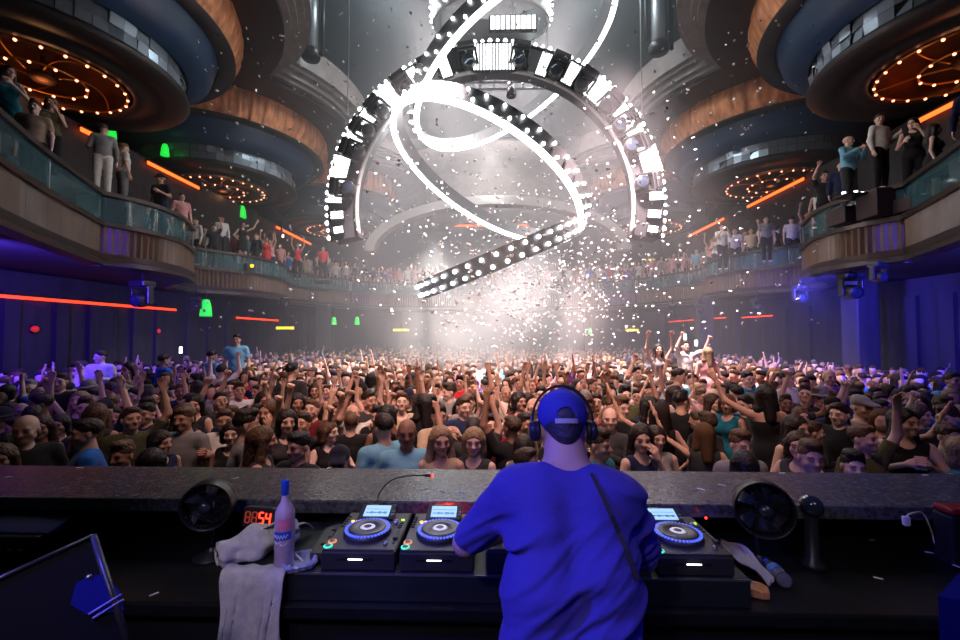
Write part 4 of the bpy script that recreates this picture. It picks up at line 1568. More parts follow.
# gooseneck lamp
g0 = at(377, 500, Y=2.33); g1 = at(392, 480, Y=2.36); g2 = at(412, 475.5, Y=2.37); g3 = at(425, 475.5, Y=2.38)
gl = thing('gooseneck_lamp', 'thin black gooseneck lamp with a red tip arching over the ledge', 'lamp')
pts = spline([Vector((g0.x - .02, 2.27, .84)), Vector((g0.x, 2.32, .93)), g0 + Vector((.01, 0, .03)), g1, g2, g3], .015)
MB().tube(pts, .0042, 8).build('gooseneck', BLACKP, gl)
MB().tube([g3, g3 + Vector((.034, 0, -.001))], .0085, 12).build('lamp_head', BLACKP, gl)
MB().tube([g3 + Vector((.034, 0, -.001)), g3 + Vector((.046, 0, -.001))], .0065, 10).build('red_tip', REDL, gl)
MB().lathe([(.001, 0), (.028, 0), (.026, .05), (.008, .062)], (g0.x - .02, 2.27, DZ), 20).build('base', BLACKP, gl)
# red indicator light on the far side of the desk, near the middle decks
rd = thing('red_beacon', 'small red indicator light glowing behind the middle media player', 'light', (-.235, 2.262, DZ))
MB().box((0, 0, .09), (.05, .04, .18), bev=.006).build('post', BLACKP, rd)
MB().ball((0, 0, .19), .012, 12, 8).build('red_lens', REDL, rd)
d = bpy.data.lights.new('red_glow', 'POINT'); d.energy = 1.1; d.color = (1, .03, .01); d.shadow_soft_size = .012
lo = bpy.data.objects.new('red_glow', d); C.objects.link(lo); lo.parent = rd; lo.location = (0, -.012, .215)
# a small red light right of the decks
q = at(706, 518, Y=2.25)
tag(MB().ball(q, .006, 10, 8).build('red_led', REDL), 'tiny red light behind the right media player', 'light')


# desk fans
def fan(px, py, Y, r, label, tilt, az):
    c = at(px, py, Y=Y)
    t = thing('desk_fan', label, 'fan', (c.x, Y, DZ + .001))
    h = c.z - DZ
    rot = Matrix.Rotation(az, 3, 'Z') @ Matrix.Rotation(R_(90 + tilt), 3, 'X')
    cc = Vector((0, 0, h))
    MB().lathe([(.001, 0), (r * .75, 0), (r * .72, .012), (.03, .025), (.018, .05)], (0, .04, 0), 28).build('base', BLACKP, t)
    MB().tube([(0, .04, .03), (0, .055, h * .6), (0, .05, h)], .014, 10).build('neck', BLACKP, t)
    MB().lathe([(r, .035), (r * 1.02, .0), (r, -.045), (r * .93, -.05), (r * .93, .035), (r, .035)], cc, 44, rot).build('rim', BLACKM, t)
    g = MB()
    for i in range(26):
        a = 2 * math.pi * i / 26
        p0 = rot @ Vector((.25 * r * math.cos(a), .25 * r * math.sin(a), .050)); p1 = rot @ Vector((.95 * r * math.cos(a + .25), .95 * r * math.sin(a + .25), .034))
        g.tube([p0 + cc, p1 + cc], .0012, 4)
    for q in (.45, .7):
        g.tube([cc + rot @ Vector((q * r * math.cos(2 * math.pi * i / 32), q * r * math.sin(2 * math.pi * i / 32), .045)) for i in range(32)], .0012, 4, closed=True)
    g.build('grille', BLACKM, t)
    MB().lathe([(.001, -.052), (r * .96, -.050), (r * .96, -.04)], cc, 36, rot).build('back_cover', BLACKP, t)
    b = MB()
    for k in range(5):
        a = 2 * math.pi * k / 5
        vs = []
        for i in range(6):
            rr = r * (.15 + .72 * i / 5); wd = .30 - .05 * i / 5
            for s in (-1, 1):
                aa = a + s * wd + .12 * i / 5
                vs.append(cc + rot @ Vector((rr * math.cos(aa), rr * math.sin(aa), s * .014)))
        b.add(vs, [(2 * i, 2 * i + 2, 2 * i + 3, 2 * i + 1) for i in range(5)], True)
    b.build('blades', LENS, t)
    MB().lathe([(.001, .058), (r * .17, .054), (r * .24, .044), (r * .25, .02), (.001, .02)], cc, 24, rot).build('hub_cap', LENS, t)
    MB().lathe([(.001, -.12), (.03, -.115), (.042, -.08), (.042, -.03)], cc, 20, rot).build('motor', BLACKP, t)


fan(208, 505, 2.12, .118, 'round black desk fan left of the bottle', 2, .25)
fan(763, 509, 2.12, .130, 'round black desk fan on the right of the decks', -4, -.3)
p = at(811, 506, Y=2.15)
dm = thing('dome_camera', 'small black dome on a stand beside the right fan', 'dome', (p.x, 2.15, DZ + .001))
MB().lathe([(.001, 0), (.055, 0), (.055, .02), (.030, .04), (.026, p.z - DZ - .03)], n=24).build('stand', BLACKP, dm)
MB().ball((0, 0, p.z - DZ), .052, 24, 14).build('dome', LENS, dm)

# things right of the decks
CLOTHG = mat('grey_cloth', (.60, .57, .54), .95, bump=.5, bscale=150)
c0 = at(735, 556, Z=RZ1 - .06)


def rag(u, v):
    a = at(714 + 50 * u, 538 + 40 * u, Z=DZ + .05)
    w = .045 + .045 * math.sin(math.pi * min(1, u * 1.1)) ** 1
    x = a.x + (v - .5) * w * 1.1 + .03; y = a.y + (v - .5) * w * .9
    z = DZ + .035 + .028 * math.sin(math.pi * u) + .010 * math.sin(9 * u + 11 * v)
    return (x, y, z)


tag(cloth_sheet(rag, 26, 12, .006).build('cloth', CLOTHG), 'grey crumpled cloth lying right of the last media player', 'cloth')
w0 = at(753, 584, Z=DZ + .04)
wl = thing('leather_pouch', 'small tan leather pouch with a metal stud at the desk edge', 'pouch', (w0.x, w0.y, DZ + .001), -.35)
mb = MB()
pts = [(-.055, -.03), (-.045, -.042), (.03, -.045), (.055, -.035), (.06, .01), (.035, .04), (-.03, .045), (-.055, .03)]
mb.prism(pts, 0, .036)
o = mb.build('pouch_body', mat('tan_leather', (.68, .30, .10), .55, noise=.3, nscale=40, bump=.3, bscale=120), wl)
bv = o.modifiers.new('bevel', 'BEVEL'); bv.width = .012; bv.segments = 3
MB().lathe([(.001, .042), (.008, .041), (.012, .036)], (-.005, .01, 0), 16).build('stud', STEEL, wl)

# water bottle lying down
b0 = at(766, 561, Z=DZ + .035); b1 = at(786, 582, Z=DZ + .035)
PET = mat('clear_plastic', (.85, .9, .95), .08, trans=.8, spec=.8)
wb = thing('water_bottle', 'small clear water bottle with blue cap lying on its side', 'bottle', (b1.x, b1.y, DZ + .034))
dv = (b0 - b1).normalized(); rot = Vector((0, 0, 1)).rotation_difference(dv).to_matrix()
L = .165
MB().lathe([(.001, .006), (.022, 0), (.030, .006), (.031, .02), (.0295, .03), (.031, .04), (.0295, .05), (.031, .06), (.031, .11), (.024, .135), (.013, .15), (.012, L)], n=28, rot=rot).build('bottle_body', PET, wb)
MB().lathe([(.0145, L - .006), (.0145, L + .012), (.001, L + .013)], n=20, rot=rot).build('cap', mat('bottle_cap_blue', (.02, .16, .75), .35), wb)
MB().lathe([(.0315, .066), (.0315, .106)], n=28, rot=rot).build('label', mat('pale_blue_label', (.15, .40, .85), .4), wb)

# cable with a white plug
e0 = at(905, 524, Z=DZ + .03)
cb = thing('charging_cable', 'white cable with a plug lying on the right of the desk', 'cable')
pl = [at(905, 518, Y=2.18), at(912, 513.5, Y=2.22), at(925, 516, Y=2.26), at(940, 527, Y=2.22), at(960, 545, Y=2.12)]
pl = [Vector((q.x, q.y, max(DZ + .008, q.z if i in (0, 1, 2) else DZ + .02))) for i, q in enumerate(pl)]
MB().tube(spline(pl, .02), .0045, 8).build('cord', WHITE_P, cb)
MB().box(pl[0] + Vector((0, -.006, -.012)), (.028, .022, .045), bev=.005).build('plug', WHITE_P, cb)
# red item at the right edge
q = at(951, 509, Y=2.2)
ri = thing('red_case', 'dark case with a red lid at the far right end of the desk', 'case', (q.x, 2.2, DZ + .001))
MB().box((0.02, 0, (q.z - DZ) / 2 - .01), (.13, .10, q.z - DZ - .02), bev=.01).build('case_body', BLACKP, ri)
MB().box((0.02, 0, q.z - DZ), (.13, .10, .03), bev=.01).build('lid', mat('red_lid', (.30, .012, .02), .4), ri)
# blue-lidded unit at the left edge
q = at(10, 508, Y=2.2)
lu = thing('rack_unit', 'low black control unit with a row of knobs at the far left', 'control unit', (q.x + .05, 2.2, DZ + .001))
MB().box((0, 0, .055), (.42, .20, .11), bev=.008).build('casing', BLACKP, lu)
for i in range(6): MB().lathe([(.001, .016), (.008, .014), (.009, 0)], (-.12 + i * .05, -.10, .05), 12, Matrix.Rotation(R_(90), 3, 'X')).build('knob', STEEL, lu)
MB().box((0, 0, .125), (.46, .14, .02), rot=Matrix.Rotation(R_(14), 3, 'X'), bev=.005).build('blue_lid', mat('blue_black_lid', (.02, .03, .20), .25), lu)

# big dark speaker panels in the lower corners
def wedge(corners, name, label, depth=.35):
    a, b, c = corners
    t = thing(name, label, 'monitor speaker')
    A, B, Cc, D = corners[0], corners[1], corners[2], corners[3]
    n = (B - A).cross(Cc - B).normalized()
    if n.y > 0: n = -n
    back = -n * depth
    vs = [A, B, Cc, D, A + back, B + back, Cc + back, D + back]
    MB().add(vs, [(0, 1, 2, 3), (4, 7, 6, 5), (0, 4, 5, 1), (1, 5, 6, 2), (2, 6, 7, 3), (3, 7, 4, 0)]).build('cabinet', mat('cabinet_black', (.012, .012, .014), .18, spec=.6), t)
    return t


# left one: a flat black screen face, its upper right corner at (93, 535)
YF = 1.0
A = at(93, 536, Y=1.12); B = at(-60, 606, Y=.90); D = at(128, 645, Y=1.02)
Cp = B + (D - A)
t = thing('monitor_speaker', 'big black slanted monitor face in the lower left corner', 'monitor speaker')
n = (B - A).cross(D - A).normalized()
if n.y > 0: n = -n
back = -n * .16
vs = [A, B, Cp, D, A + back, B + back, Cp + back, D + back]
fs = [(0, 1, 2, 3), (4, 7, 6, 5), (0, 4, 5, 1), (1, 5, 6, 2), (2, 6, 7, 3), (3, 7, 4, 0)]
MB().add(vs, fs).build('cabinet', mat('cabinet_black', (.010, .010, .012), .14, spec=.7), t)
u = (B - A).normalized(); w = (D - A).normalized()
mb = MB()
mb.tube([A + n * .002, B + n * .002], .006, 6); mb.tube([A + n * .002, D + n * .002], .008, 6)
mb.build('edge_frame', mat('edge_grey', (.04, .04, .05), .35, .3), t)
c = A + w * .10 + u * .03 + n * .004
MB().ball(c, .007, 10, 6).build('screw', STEEL, t)
BLU_REFL = mat('blue_reflection', (.01, .012, .16), .2)  # blue reflection on the monitor face, put into a colour


def onpanel(px, py, off=0.0):
    d = (CR @ Vector(((px - 480) / FPX, -(py - 320) / FPX, -1))).normalized()
    return CAM + d * ((A - CAM).dot(n) / d.dot(n)) + n * off


PTS = [(106, 575), (120, 594), (124, 611), (97, 616), (85, 615), (70, 605), (76, 584), (90, 577)]
k = len(PTS)
mc = (A + B + Cp + D) / 4 + back * .6
MB().tube([(mc.x, mc.y, -.02), (mc.x, mc.y, mc.z - .05)], .03, 10).build('stand_pole', BLACKM, t)
MB().lathe([(.001, -.02), (.24, -.02), (.22, .01), (.03, .03)], (mc.x, mc.y, 0), 28).build('stand_base', BLACKM, t)
MB().add([onpanel(x, y, .006) for x, y in PTS] + [onpanel(x, y, .0005) for x, y in PTS], [tuple(range(k)), tuple(range(2 * k - 1, k - 1, -1))] + [(i, (i + 1) % k, k + (i + 1) % k, k + i) for i in range(k)]).build('blue_reflection_patch', BLU_REFL, t)
for (p, q) in (((88, 616), (121, 596)), ((92, 620), (123, 601))):
    MB().tube([onpanel(*p, .009), onpanel(*q, .009)], .003, 6).build('trim_bar', mat('lilac_trim', (.25, .22, .7), .3), t)
# right one peeking in at the frame edge
A = at(966, 566, Y=1.12); B = at(1040, 560, Y=1.12); D = at(938, 596, Y=1.02)
t = thing('monitor_speaker', 'edge of a blue-lit monitor speaker at the lower right border', 'monitor speaker')
Cp = at(1000, 608, Y=1.0)
n = (B - A).cross(D - A).normalized()
if n.y > 0: n = -n
back = Vector((0, 0, -.10))
vs = [A, B, Cp, D, A + back, B + back, Cp + back, D + back]
MB().add(vs, fs).build('cabinet', mat('blue_lit_cabinet', (.004, .006, .10), .3), t)  # blue light on the speaker is put into the cabinet colour
mc = (A + B + Cp + D) / 4
MB().tube([(mc.x, mc.y, -.02), (mc.x, mc.y, mc.z - .06)], .03, 10).build('stand_pole', BLACKM, t)
MB().lathe([(.001, -.02), (.24, -.02), (.22, .01), (.03, .03)], (mc.x, mc.y, 0), 28).build('stand_base', BLACKM, t)
# ================================================================== THE DJ
def build_dj():
    HR = rotz(math.pi) @ rotx(.22)
    HC = V(.257, 1.59, 1.580)
    cx = .248
    S = {-1: V(.075, 1.465, 1.375), 1: V(.425, 1.45, 1.355)}
    E = {-1: V(-.095, 1.60, 1.135), 1: V(.535, 1.57, 1.105)}
    W = {-1: V(.03, 1.80, 1.065), 1: V(.47, 1.78, 1.065)}
    h = .0065
    P = []
    for s in (-1, 1):
        o = s * .075
        P += [cone((cx - .01 + o, 1.27, .93), (cx + o, 1.33, 1.12), .105, .10, .04), cone((cx + o, 1.33, 1.12), (cx + o * 1.1, 1.43, 1.34), .10, .10, .05)]
    P += [cone(S[-1] + V(.03, 0, -.01), S[1] - V(.03, 0, -.01), .07, None, .05)]
    P += [cone((.255, 1.46, 1.36), (.257, 1.545, 1.50), .080, .060, .045), cone((.257, 1.53, 1.48), HC + V(0, -.015, -.02), .062, .060, .03),
          cone((.20, 1.46, 1.39), (.235, 1.52, 1.47), .045, .036, .04), cone((.31, 1.46, 1.39), (.28, 1.52, 1.47), .045, .036, .04)]
    for s in (-1, 1):
        P += [cone(S[s], E[s], .056, .045, .04), cone(E[s], W[s], .045, .028, .03)]
        d = W[s] - E[s]
        P += hand(W[s], V(-s * .15, .9, -.25), (0, -.2, -1), 1.0, .45, .0085, side=-s, spread=.0225, k=.006)
    for s in (-1, 1):
        P += [cone((cx - .01 + s * .09, 1.27, .88), (cx + s * .11, 1.22, .48), .09, .06, .04), cone((cx + s * .11, 1.22, .48), (cx + s * .12, 1.28, .09), .058, .038, .03),
              cone((cx + s * .12, 1.27, .045), (cx + s * .14, 1.43, .035), .04, .034, .03)]
    P += head_prims(HC, HR)
    F, l = field(P, (-.25, 1.0, -.01), (.75, 2.05, 1.76), h)
    v, q = nets(F, l, h)
    body = link(np_mesh('person', v, q, head_tint(v, HC, HR)), 'person', M_SKIN)
    body.color = (.62, .40, .34, 1)
    tag(body, 'person in bright blue-lit T-shirt, cap and headphones, seen from behind, leaning over the mixer', 'person')
    # hair: cropped, fading to the neck
    T = lambda *p: HC + HR @ np.array(p)
    HP = [ell(T(0, .016, .012), (.079, .0995, .086), .01, HR), cone(T(0, .066, -.05), T(0, .060, -.092), .042, .030, .03),
          cone(T(-.09, .03, -.100), T(.09, .03, -.100), .040, None, .02, sub=True),
          ell(T(0, -.105, -.045), (.060, .075, .078), .012, HR, True), cone(T(-.1, -.03, -.055), T(.1, -.03, -.055), .045, None, .01, sub=True)]
    F, l = field(HP, HC - .16, HC + .16, .005)
    v, q = nets(F, l, .005)
    o = link(np_mesh('hair', v, q), 'hair', M_HAIR, body); o.color = (.045, .04, .07, 1)
    # T-shirt
    P = []
    for s in (-1, 1):
        o = s * .085
        P += [cone((cx - .033 + o, 1.255, .86), (cx - .008 + o * .97, 1.33, 1.14), .117, .113, .04, False), cone((cx - .006 + o * .98, 1.33, 1.14), (cx + o * .98, 1.43, 1.33), .113, .108, .05)]
    P += [cone(S[-1] + V(.04, .0, -.015), S[1] - V(.04, 0, .01), .083, None, .05), cone((.165, 1.455, 1.405), (.35, 1.455, 1.395), .062, None, .05)]
    for s in (-1, 1):
        EE = S[s] + (E[s] - S[s]) * (.87 if s < 0 else .88)
        P += [cone(S[s], EE, .076, .064, .05, True)]
    P += [cone((.257, 1.50, 1.455), (.258, 1.60, 1.60), .078, .085, .012, sub=True), ell((.257, 1.60, 1.475), (.095, .085, .075), .02, sub=True), plane((0, 0, -1), -.80)]

    def folds(F, X, Y, Z):
        w1 = np.sin(4.2 * X + 3.1 * Z + 1.0) * 1.4 + np.sin(9 * Z - 6 * X) * .5
        # long diagonal pulls from the right shoulder to the left waist
        f = np.sin(52 * (Z * .86 - X * .52) + w1 * 2.0) * .5 + .5
        g = np.sin(88 * (Z * .75 - X * .66) + 2.2 * w1 + 1.3) * .5 + .5
        m = np.clip((1.36 - Z) / .10, 0, 1)
        amp = .015 * (.45 + .55 * np.sin(7 * X + 5 * Z + .5) ** 2)
        a = -amp * (f ** 3) * m - .008 * (g ** 4) * m
        a = a - .0035 * (np.sin(140 * (Z * .8 - X * .6) + 3.0 * w1 + 4 * np.sin(11 * X)) * .5 + .5) ** 3 * m * np.clip(np.sin(9 * X - 7 * Z + 1) + .4, 0, 1)
        # folds across the shoulders below the collar
        sh = np.exp(-((Z - 1.40) / .05) ** 2) * np.clip((X - .24) / .08, 0, 1)
        a = a - .014 * sh * (np.sin(60 * (Z + .35 * X) + 5 * X) * .5 + .5) ** 2
        # sleeve creases at the armpits
        for sx, ex in ((.055, -1), (.45, 1)):
            r2 = np.exp(-(((X - sx) / .05) ** 2 + ((Z - 1.24) / .09) ** 2))
            a = a + .006 * r2 * np.sin(70 * (Z + .6 * ex * X))
        return F + a
    P += [('f', folds)]
    F, l = field(P, (-.25, 1.0, .78), (.75, 1.75, 1.56), .0052)
    v, q = nets(F, l, .0052)
    me = np_mesh('t_shirt', v, q)
    mt = tint_mat('jersey_cloth', .8, sheen=.05, bump=.35, bscale=30, spec=.15, noise=.08)
    shirt = link(me, 't_shirt', mt, body); shirt.color = (.075, .065, .38, 1)
    from mathutils.bvhtree import BVHTree
    bvh = BVHTree.FromPolygons([tuple(x) for x in v], [tuple(int(i) for i in f) for f in q])

    def on_shirt(px, py, off=.004):
        d = (CR @ Vector(((px - 480) / FPX, -(py - 320) / FPX, -1))).normalized()
        hit = bvh.ray_cast(CAM, d)
        return None if hit[0] is None else hit[0] + hit[1] * off
    # collar rib
    ring = []
    for i in range(40):
        a = 2 * math.pi * i / 40
        p = Vector((.257 + .076 * math.cos(a), 1.525 + .066 * math.sin(a), 1.450 + .015 * math.sin(a)))
        ring.append(p)
    MB().tube(ring, .007, 8, closed=True).build('collar', mat('collar_rib', (.12, .13, .2), .8), body)
    # dark strap down the back
    pts = [on_shirt(*p) for p in ((591, 474), (597, 485), (604, 500), (611, 516), (618, 533), (625, 549), (631, 565), (636, 580))]
    pts = [p for p in pts if p is not None]
    if len(pts) > 2:
        vs = []
        for i, p in enumerate(pts):
            t_ = (pts[min(i + 1, len(pts) - 1)] - pts[max(i - 1, 0)]).normalized()
            vw = (CAM - p).normalized()
            s = t_.cross(vw).normalized() * (.005 + .0035 * i / len(pts))
            vs += [p - s, p + s, p + s + vw * .004, p - s + vw * .004]
        n = len(pts)
        fs = []
        for i in range(n - 1):
            fs += [(i * 4 + k, i * 4 + (k + 1) % 4, i * 4 + 4 + (k + 1) % 4, i * 4 + 4 + k) for k in range(4)]
        fs += [(0, 3, 2, 1), (n * 4 - 4, n * 4 - 3, n * 4 - 2, n * 4 - 1)]
        MB().add(vs, fs).build('strap', mat('black_webbing', (.01, .01, .015), .7), body)
    # trousers and shoes
    P = [ell((cx - .02, 1.27, .90), (.165, .100, .10), .04)]
    for s in (-1, 1):
        P += [cone((cx - .01 + s * .09, 1.27, .84), (cx + s * .11, 1.22, .48), .100, .078, .04), cone((cx + s * .11, 1.22, .48), (cx + s * .12, 1.28, .10), .078, .066, .03)]
    P += [plane((0, 0, 1), .90), plane((0, 0, -1), -.07)]
    F, l = field(P, (-.05, 1.0, .05), (.55, 1.5, 1.02), .012)
    v, q = nets(F, l, .012)
    o = link(np_mesh('trousers', v, q), 'trousers', M_CLOTH, body); o.color = (.01, .01, .015, 1)
    for s in (-1, 1):
        F, l = field([cone((cx + s * .12, 1.265, .05), (cx + s * .14, 1.45, .04), .05, .042, .03), plane((0, 0, -1), -.003)], (-.1, 1.1, 0), (.6, 1.6, .2), .008)
        v, q = nets(F, l, .008)
        o = link(np_mesh('shoe', v, q), 'shoe', M_CLOTH, body); o.color = (.02, .02, .02, 1)
    # cap: crown with a rear arch opening and strap
    CP = [ell(T(0, .010, .030), (.090, .108, .090), .01, HR), ell(T(0, .02, -.118), (.16, .19, .105), .004, HR, True),
          ell(T(0, .118, .022), (.030, .045, .024), .004, HR, True)]
    CP += [cone(T(x, -.085, .010), T(x * 1.1, -.175 + abs(x) * .5, -.004), .016, .014, .012) for x in (-.045, -.02, 0, .02, .045)]
    F, l = field(CP, HC - .22, HC + .22, .0045)
    v, q = nets(F, l, .0045)
    capo = link(np_mesh('cap', v, q), 'cap', tint_mat('cap_cloth', .8, bump=.3, bscale=60, noise=.1), body); capo.color = (.05, .06, .42, 1)
    capo['label'] = 'baseball cap worn brim forward with strap at the back'
    pts = [T(.040 * math.sin(a), .010 + .104 * math.cos(a * .42), .001) for a in [-1.3 + .2 * i for i in range(14)]]
    mb = MB(); vs = []
    for p in pts:
        p = Vector(p); o_ = (p - Vector(HC)).normalized() * .004
        up = Vector(HR @ np.array((0, 0, 1)))
        vs += [p - up * .008, p - up * .008 + o_, p + up * .008 + o_, p + up * .008]
    n = len(pts); fs = []
    for i in range(n - 1): fs += [(i * 4 + k, i * 4 + (k + 1) % 4, i * 4 + 4 + (k + 1) % 4, i * 4 + 4 + k) for k in range(4)]
    mb.add(vs, fs).build('back_strap', mat('pale_strap', (.45, .47, .55), .6), capo)
    MB().ball(T(0, .012, .121), .009, 10, 7).build('button', mat('cap_button', (.1, .1, .2), .7), capo)
    # headphones rest on the head: a thing of their own
    hp = thing('headphones', 'black over-ear headphones worn over the blue-lit cap', 'headphones', tuple(HC))
    hr3 = Matrix([list(r) for r in HR])
    pts = [hr3 @ Vector((.104 * math.cos(a), .005, .008 + .118 * math.sin(a))) for a in [R_(-6) + R_(192) * i / 30 for i in range(31)]]
    mb = MB(); vs = []
    fw = hr3 @ Vector((0, 1, 0))
    for p in pts:
        o_ = p.normalized()
        vs += [p - fw * .013, p + fw * .013, p + fw * .013 + o_ * .008, p - fw * .013 + o_ * .008]
    fs = []
    n = len(pts)
    for i in range(n - 1): fs += [(i * 4 + k, i * 4 + (k + 1) % 4, i * 4 + 4 + (k + 1) % 4, i * 4 + 4 + k) for k in range(4)]
    fs += [(0, 3, 2, 1), (n * 4 - 4, n * 4 - 3, n * 4 - 2, n * 4 - 1)]
    mb.add(vs, fs).build('headband', BLACKP, hp)
    for s in (-1, 1):
        c = hr3 @ Vector((s * .100, .008, -.032))
        rot = hr3 @ Matrix.Rotation(R_(90) * s, 3, 'Y')
        e = MB().lathe([(.001, .022), (.028, .022), (.036, .016), (.038, .004), (.036, -.002), (.001, -.002)], c, 28, rot).build('ear_cup', mat('gloss_black', (.03, .03, .05), .18), hp)
        MB().lathe([(.030, .0), (.037, -.004), (.037, -.014), (.024, -.018), (.016, -.012)], c, 28, rot).build('ear_pad', mat('black_leatherette', (.015, .015, .018), .5), e)
        MB().tube([hr3 @ Vector((s * .112, .008, -.005)), hr3 @ Vector((s * .108, .006, .03))], .007, 8).build('arm', STEEL, hp)
    return body


dj = build_dj()
# ================================================================== THE CROWD
NAVY = (.012, .018, .06); BLK = (.010, .010, .012); CHAR = (.035, .035, .04); GREY = (.20, .20, .21); WHT = (.62, .60, .58)
LBLUE = (.16, .38, .52); BLUE = (.015, .12, .50); RED = (.50, .02, .03); PINK = (.58, .28, .28); PURP = (.13, .05, .36)
TEAL = (.01, .14, .20); MARO = (.13, .012, .02); BEIG = (.42, .32, .22); OLIV = (.08, .08, .04)
CNAME = {NAVY: 'navy', BLK: 'black', CHAR: 'charcoal', GREY: 'grey', WHT: 'white', LBLUE: 'light blue', BLUE: 'bright blue', RED: 'red', PINK: 'pink', PURP: 'purple',
         TEAL: 'teal', MARO: 'maroon', BEIG: 'beige', OLIV: 'olive'}
SKINS = [(.66, .43, .35), (.60, .38, .30), (.54, .32, .24), (.46, .27, .20), (.72, .50, .42), (.24, .12, .08)]
HAIRC = [(.012, .009, .008), (.02, .013, .010), (.05, .026, .014), (.10, .05, .025), (.27, .18, .10)]

SPEC = {  # key: left arm, right arm, sex, yaw, tilt, tops, hairs, pose words
    'm_down': ('down', 'down', 'm', 0.0, .05, ('tee', 'long'), ('short', 'quiff', 'cap'), 'arms down'),
    'm_up': ('up', 'down', 'm', .25, -.1, ('tee',), ('short', 'cap'), 'one arm raised'),
    'm_phone': ('phone', 'phone', 'm', -.1, .1, ('tee', 'long'), ('short', 'quiff'), 'both hands before the face'),
    'm_drink': ('drink', 'down', 'm', -.6, .1, ('tee', 'long'), ('quiff', 'hat'), 'one forearm lifted'),
    'm_fist': ('out', 'fist', 'm', .1, -.15, ('tee',), ('short', 'quiff'), 'both arms raised'),
    'm_clap': ('clap', 'clap', 'm', .5, .0, ('tee', 'long'), ('short',), 'hands together'),
    'f_down': ('down', 'down', 'f', .3, .05, ('tank', 'dress'), ('long', 'bob'), 'arms down'),
    'f_up': ('up', 'up', 'f', 0, -.15, ('tank', 'dress'), ('long', 'bun'), 'both arms raised'),
    'f_chin': ('chin', 'drink', 'f', -.4, .1, ('tank',), ('long', 'bob'), 'one hand at the chin'),
    'f_out': ('out', 'hip', 'f', .15, .0, ('dress', 'strapless'), ('long', 'bun'), 'one hand up, one on the hip'),
    'f_clap': ('clap', 'clap', 'f', .55, .0, ('tank',), ('bob', 'long'), 'hands together'),
}
GEO = {}
LOW = {}
for key, (la, ra, sex, yaw, tilt, tops, hairs, words_) in SPEC.items():
    base = person_geo(la, ra, sex, yaw, tilt, .0095, ('body', 'trousers') if sex == 'm' or 'tank' in tops else ('body',), hairs=hairs)
    g = {}
    for nm, (v, q, t) in base.items():
        g[nm] = np_mesh({'body': 'person'}.get(nm, nm.split('_')[0]), v, q, t)
        g[nm].materials.append({'body': M_SKIN, 'trousers': M_CLOTH}.get(nm, M_CLOTH if nm in ('hair_cap', 'hair_hat') else M_HAIR))
    for tp in tops:
        v, q, t = person_geo(la, ra, sex, yaw, tilt, .0095, ('top',), top=tp)['top']
        g['top_' + tp] = np_mesh(tp, v, q, t)
        g['top_' + tp].materials.append(M_CLOTH)
    GEO[key] = g
    # coarse version for the far crowd
    lw = person_geo(la, ra, sex, yaw, tilt, .030, ('body', 'top', 'trousers'), top=tops[0], hairs=(hairs[0],), fingers=False)
    LOW[key] = lw
    LOW[key + '*'] = person_geo(la, ra, sex, yaw, tilt, .048, ('body', 'top', 'trousers'), top=tops[0], hairs=(hairs[0],), fingers=False)
PARTN = {'tee': 't_shirt', 'long': 'long_sleeved_shirt', 'tank': 'tank_top', 'dress': 'dress', 'strapless': 'strapless_dress'}
TOPW = {'tee': 'T-shirt', 'long': 'long-sleeved shirt', 'tank': 'tank top', 'dress': 'dress', 'strapless': 'strapless dress'}


def put_person(key, loc, rz, sc, skin, hair, haircol, top, topcol, trous, label, group):
    g = GEO[key]
    la, ra, sex, yaw, tilt = SPEC[key][:5]
    if hair and 'hair_' + hair not in g:
        v, q, t = person_geo(la, ra, sex, yaw, tilt, .0095, (), hairs=(hair,))['hair_' + hair]
        g['hair_' + hair] = np_mesh('hair', v, q, t)
        g['hair_' + hair].materials.append(M_HAIR)
    if 'top_' + top not in g:
        v, q, t = person_geo(la, ra, sex, yaw, tilt, .0095, ('top',), top=top)['top']
        g['top_' + top] = np_mesh(top, v, q, t)
        g['top_' + top].materials.append(M_CLOTH)
    o = bpy.data.objects.new('person', g['body'])
    C.objects.link(o)
    o.location = loc; o.rotation_euler = (0, 0, rz); o.scale = (sc, sc, sc)
    o.color = (*skin, 1)
    tag(o, label, 'person', group)

    def kid(nm, me, col):
        c = bpy.data.objects.new(nm, me); C.objects.link(c); c.parent = o; c.color = (*col, 1)
    if hair:
        kid({'cap': 'cap', 'hat': 'hat'}.get(hair, 'hair'), g['hair_' + hair], haircol)
    kid(PARTN[top], g['top_' + top], topcol)
    if top in ('tee', 'long', 'tank') and 'trousers' in g:
        kid('trousers', g['trousers'], trous)
    return o


COLS = [(20, 'at the left edge of the picture'), (60, 'above the slanted monitor face'), (112, 'above the monitor corner'), (172, 'left of the left fan'), (238, 'behind the left fan'), (268, 'above the red timer'),
        (303, 'above the vodka bottle'), (342, 'between bottle and left deck'), (395, 'above the leftmost deck'), (450, 'above the gooseneck lamp'), (500, 'above the DJ bent left arm'), (532, 'left of the DJ cap'),
        (592, 'directly behind the DJ cap'), (645, 'above the DJ right shoulder'), (702, 'above the rightmost deck'), (740, 'above the tan pouch'), (792, 'behind the right fan'), (832, 'behind the black dome'),
        (888, 'right of the black dome'), (932, 'above the white cable'), (5000, 'at the right edge of the picture')]
ORD = ['front', 'second', 'third', 'fourth', 'fifth', 'sixth', 'seventh', 'eighth', 'ninth', 'tenth', 'eleventh', 'twelfth', 'thirteenth', 'fourteenth']
used_labels = set()


def uniq(base_parts, extra):
    """first the plain label, then with further looks until nothing else has it"""
    for cand in [base_parts] + extra:
        s = ' '.join(cand.split())
        if s not in used_labels and len(s.split()) <= 16:
            used_labels.add(s); return s
    return None


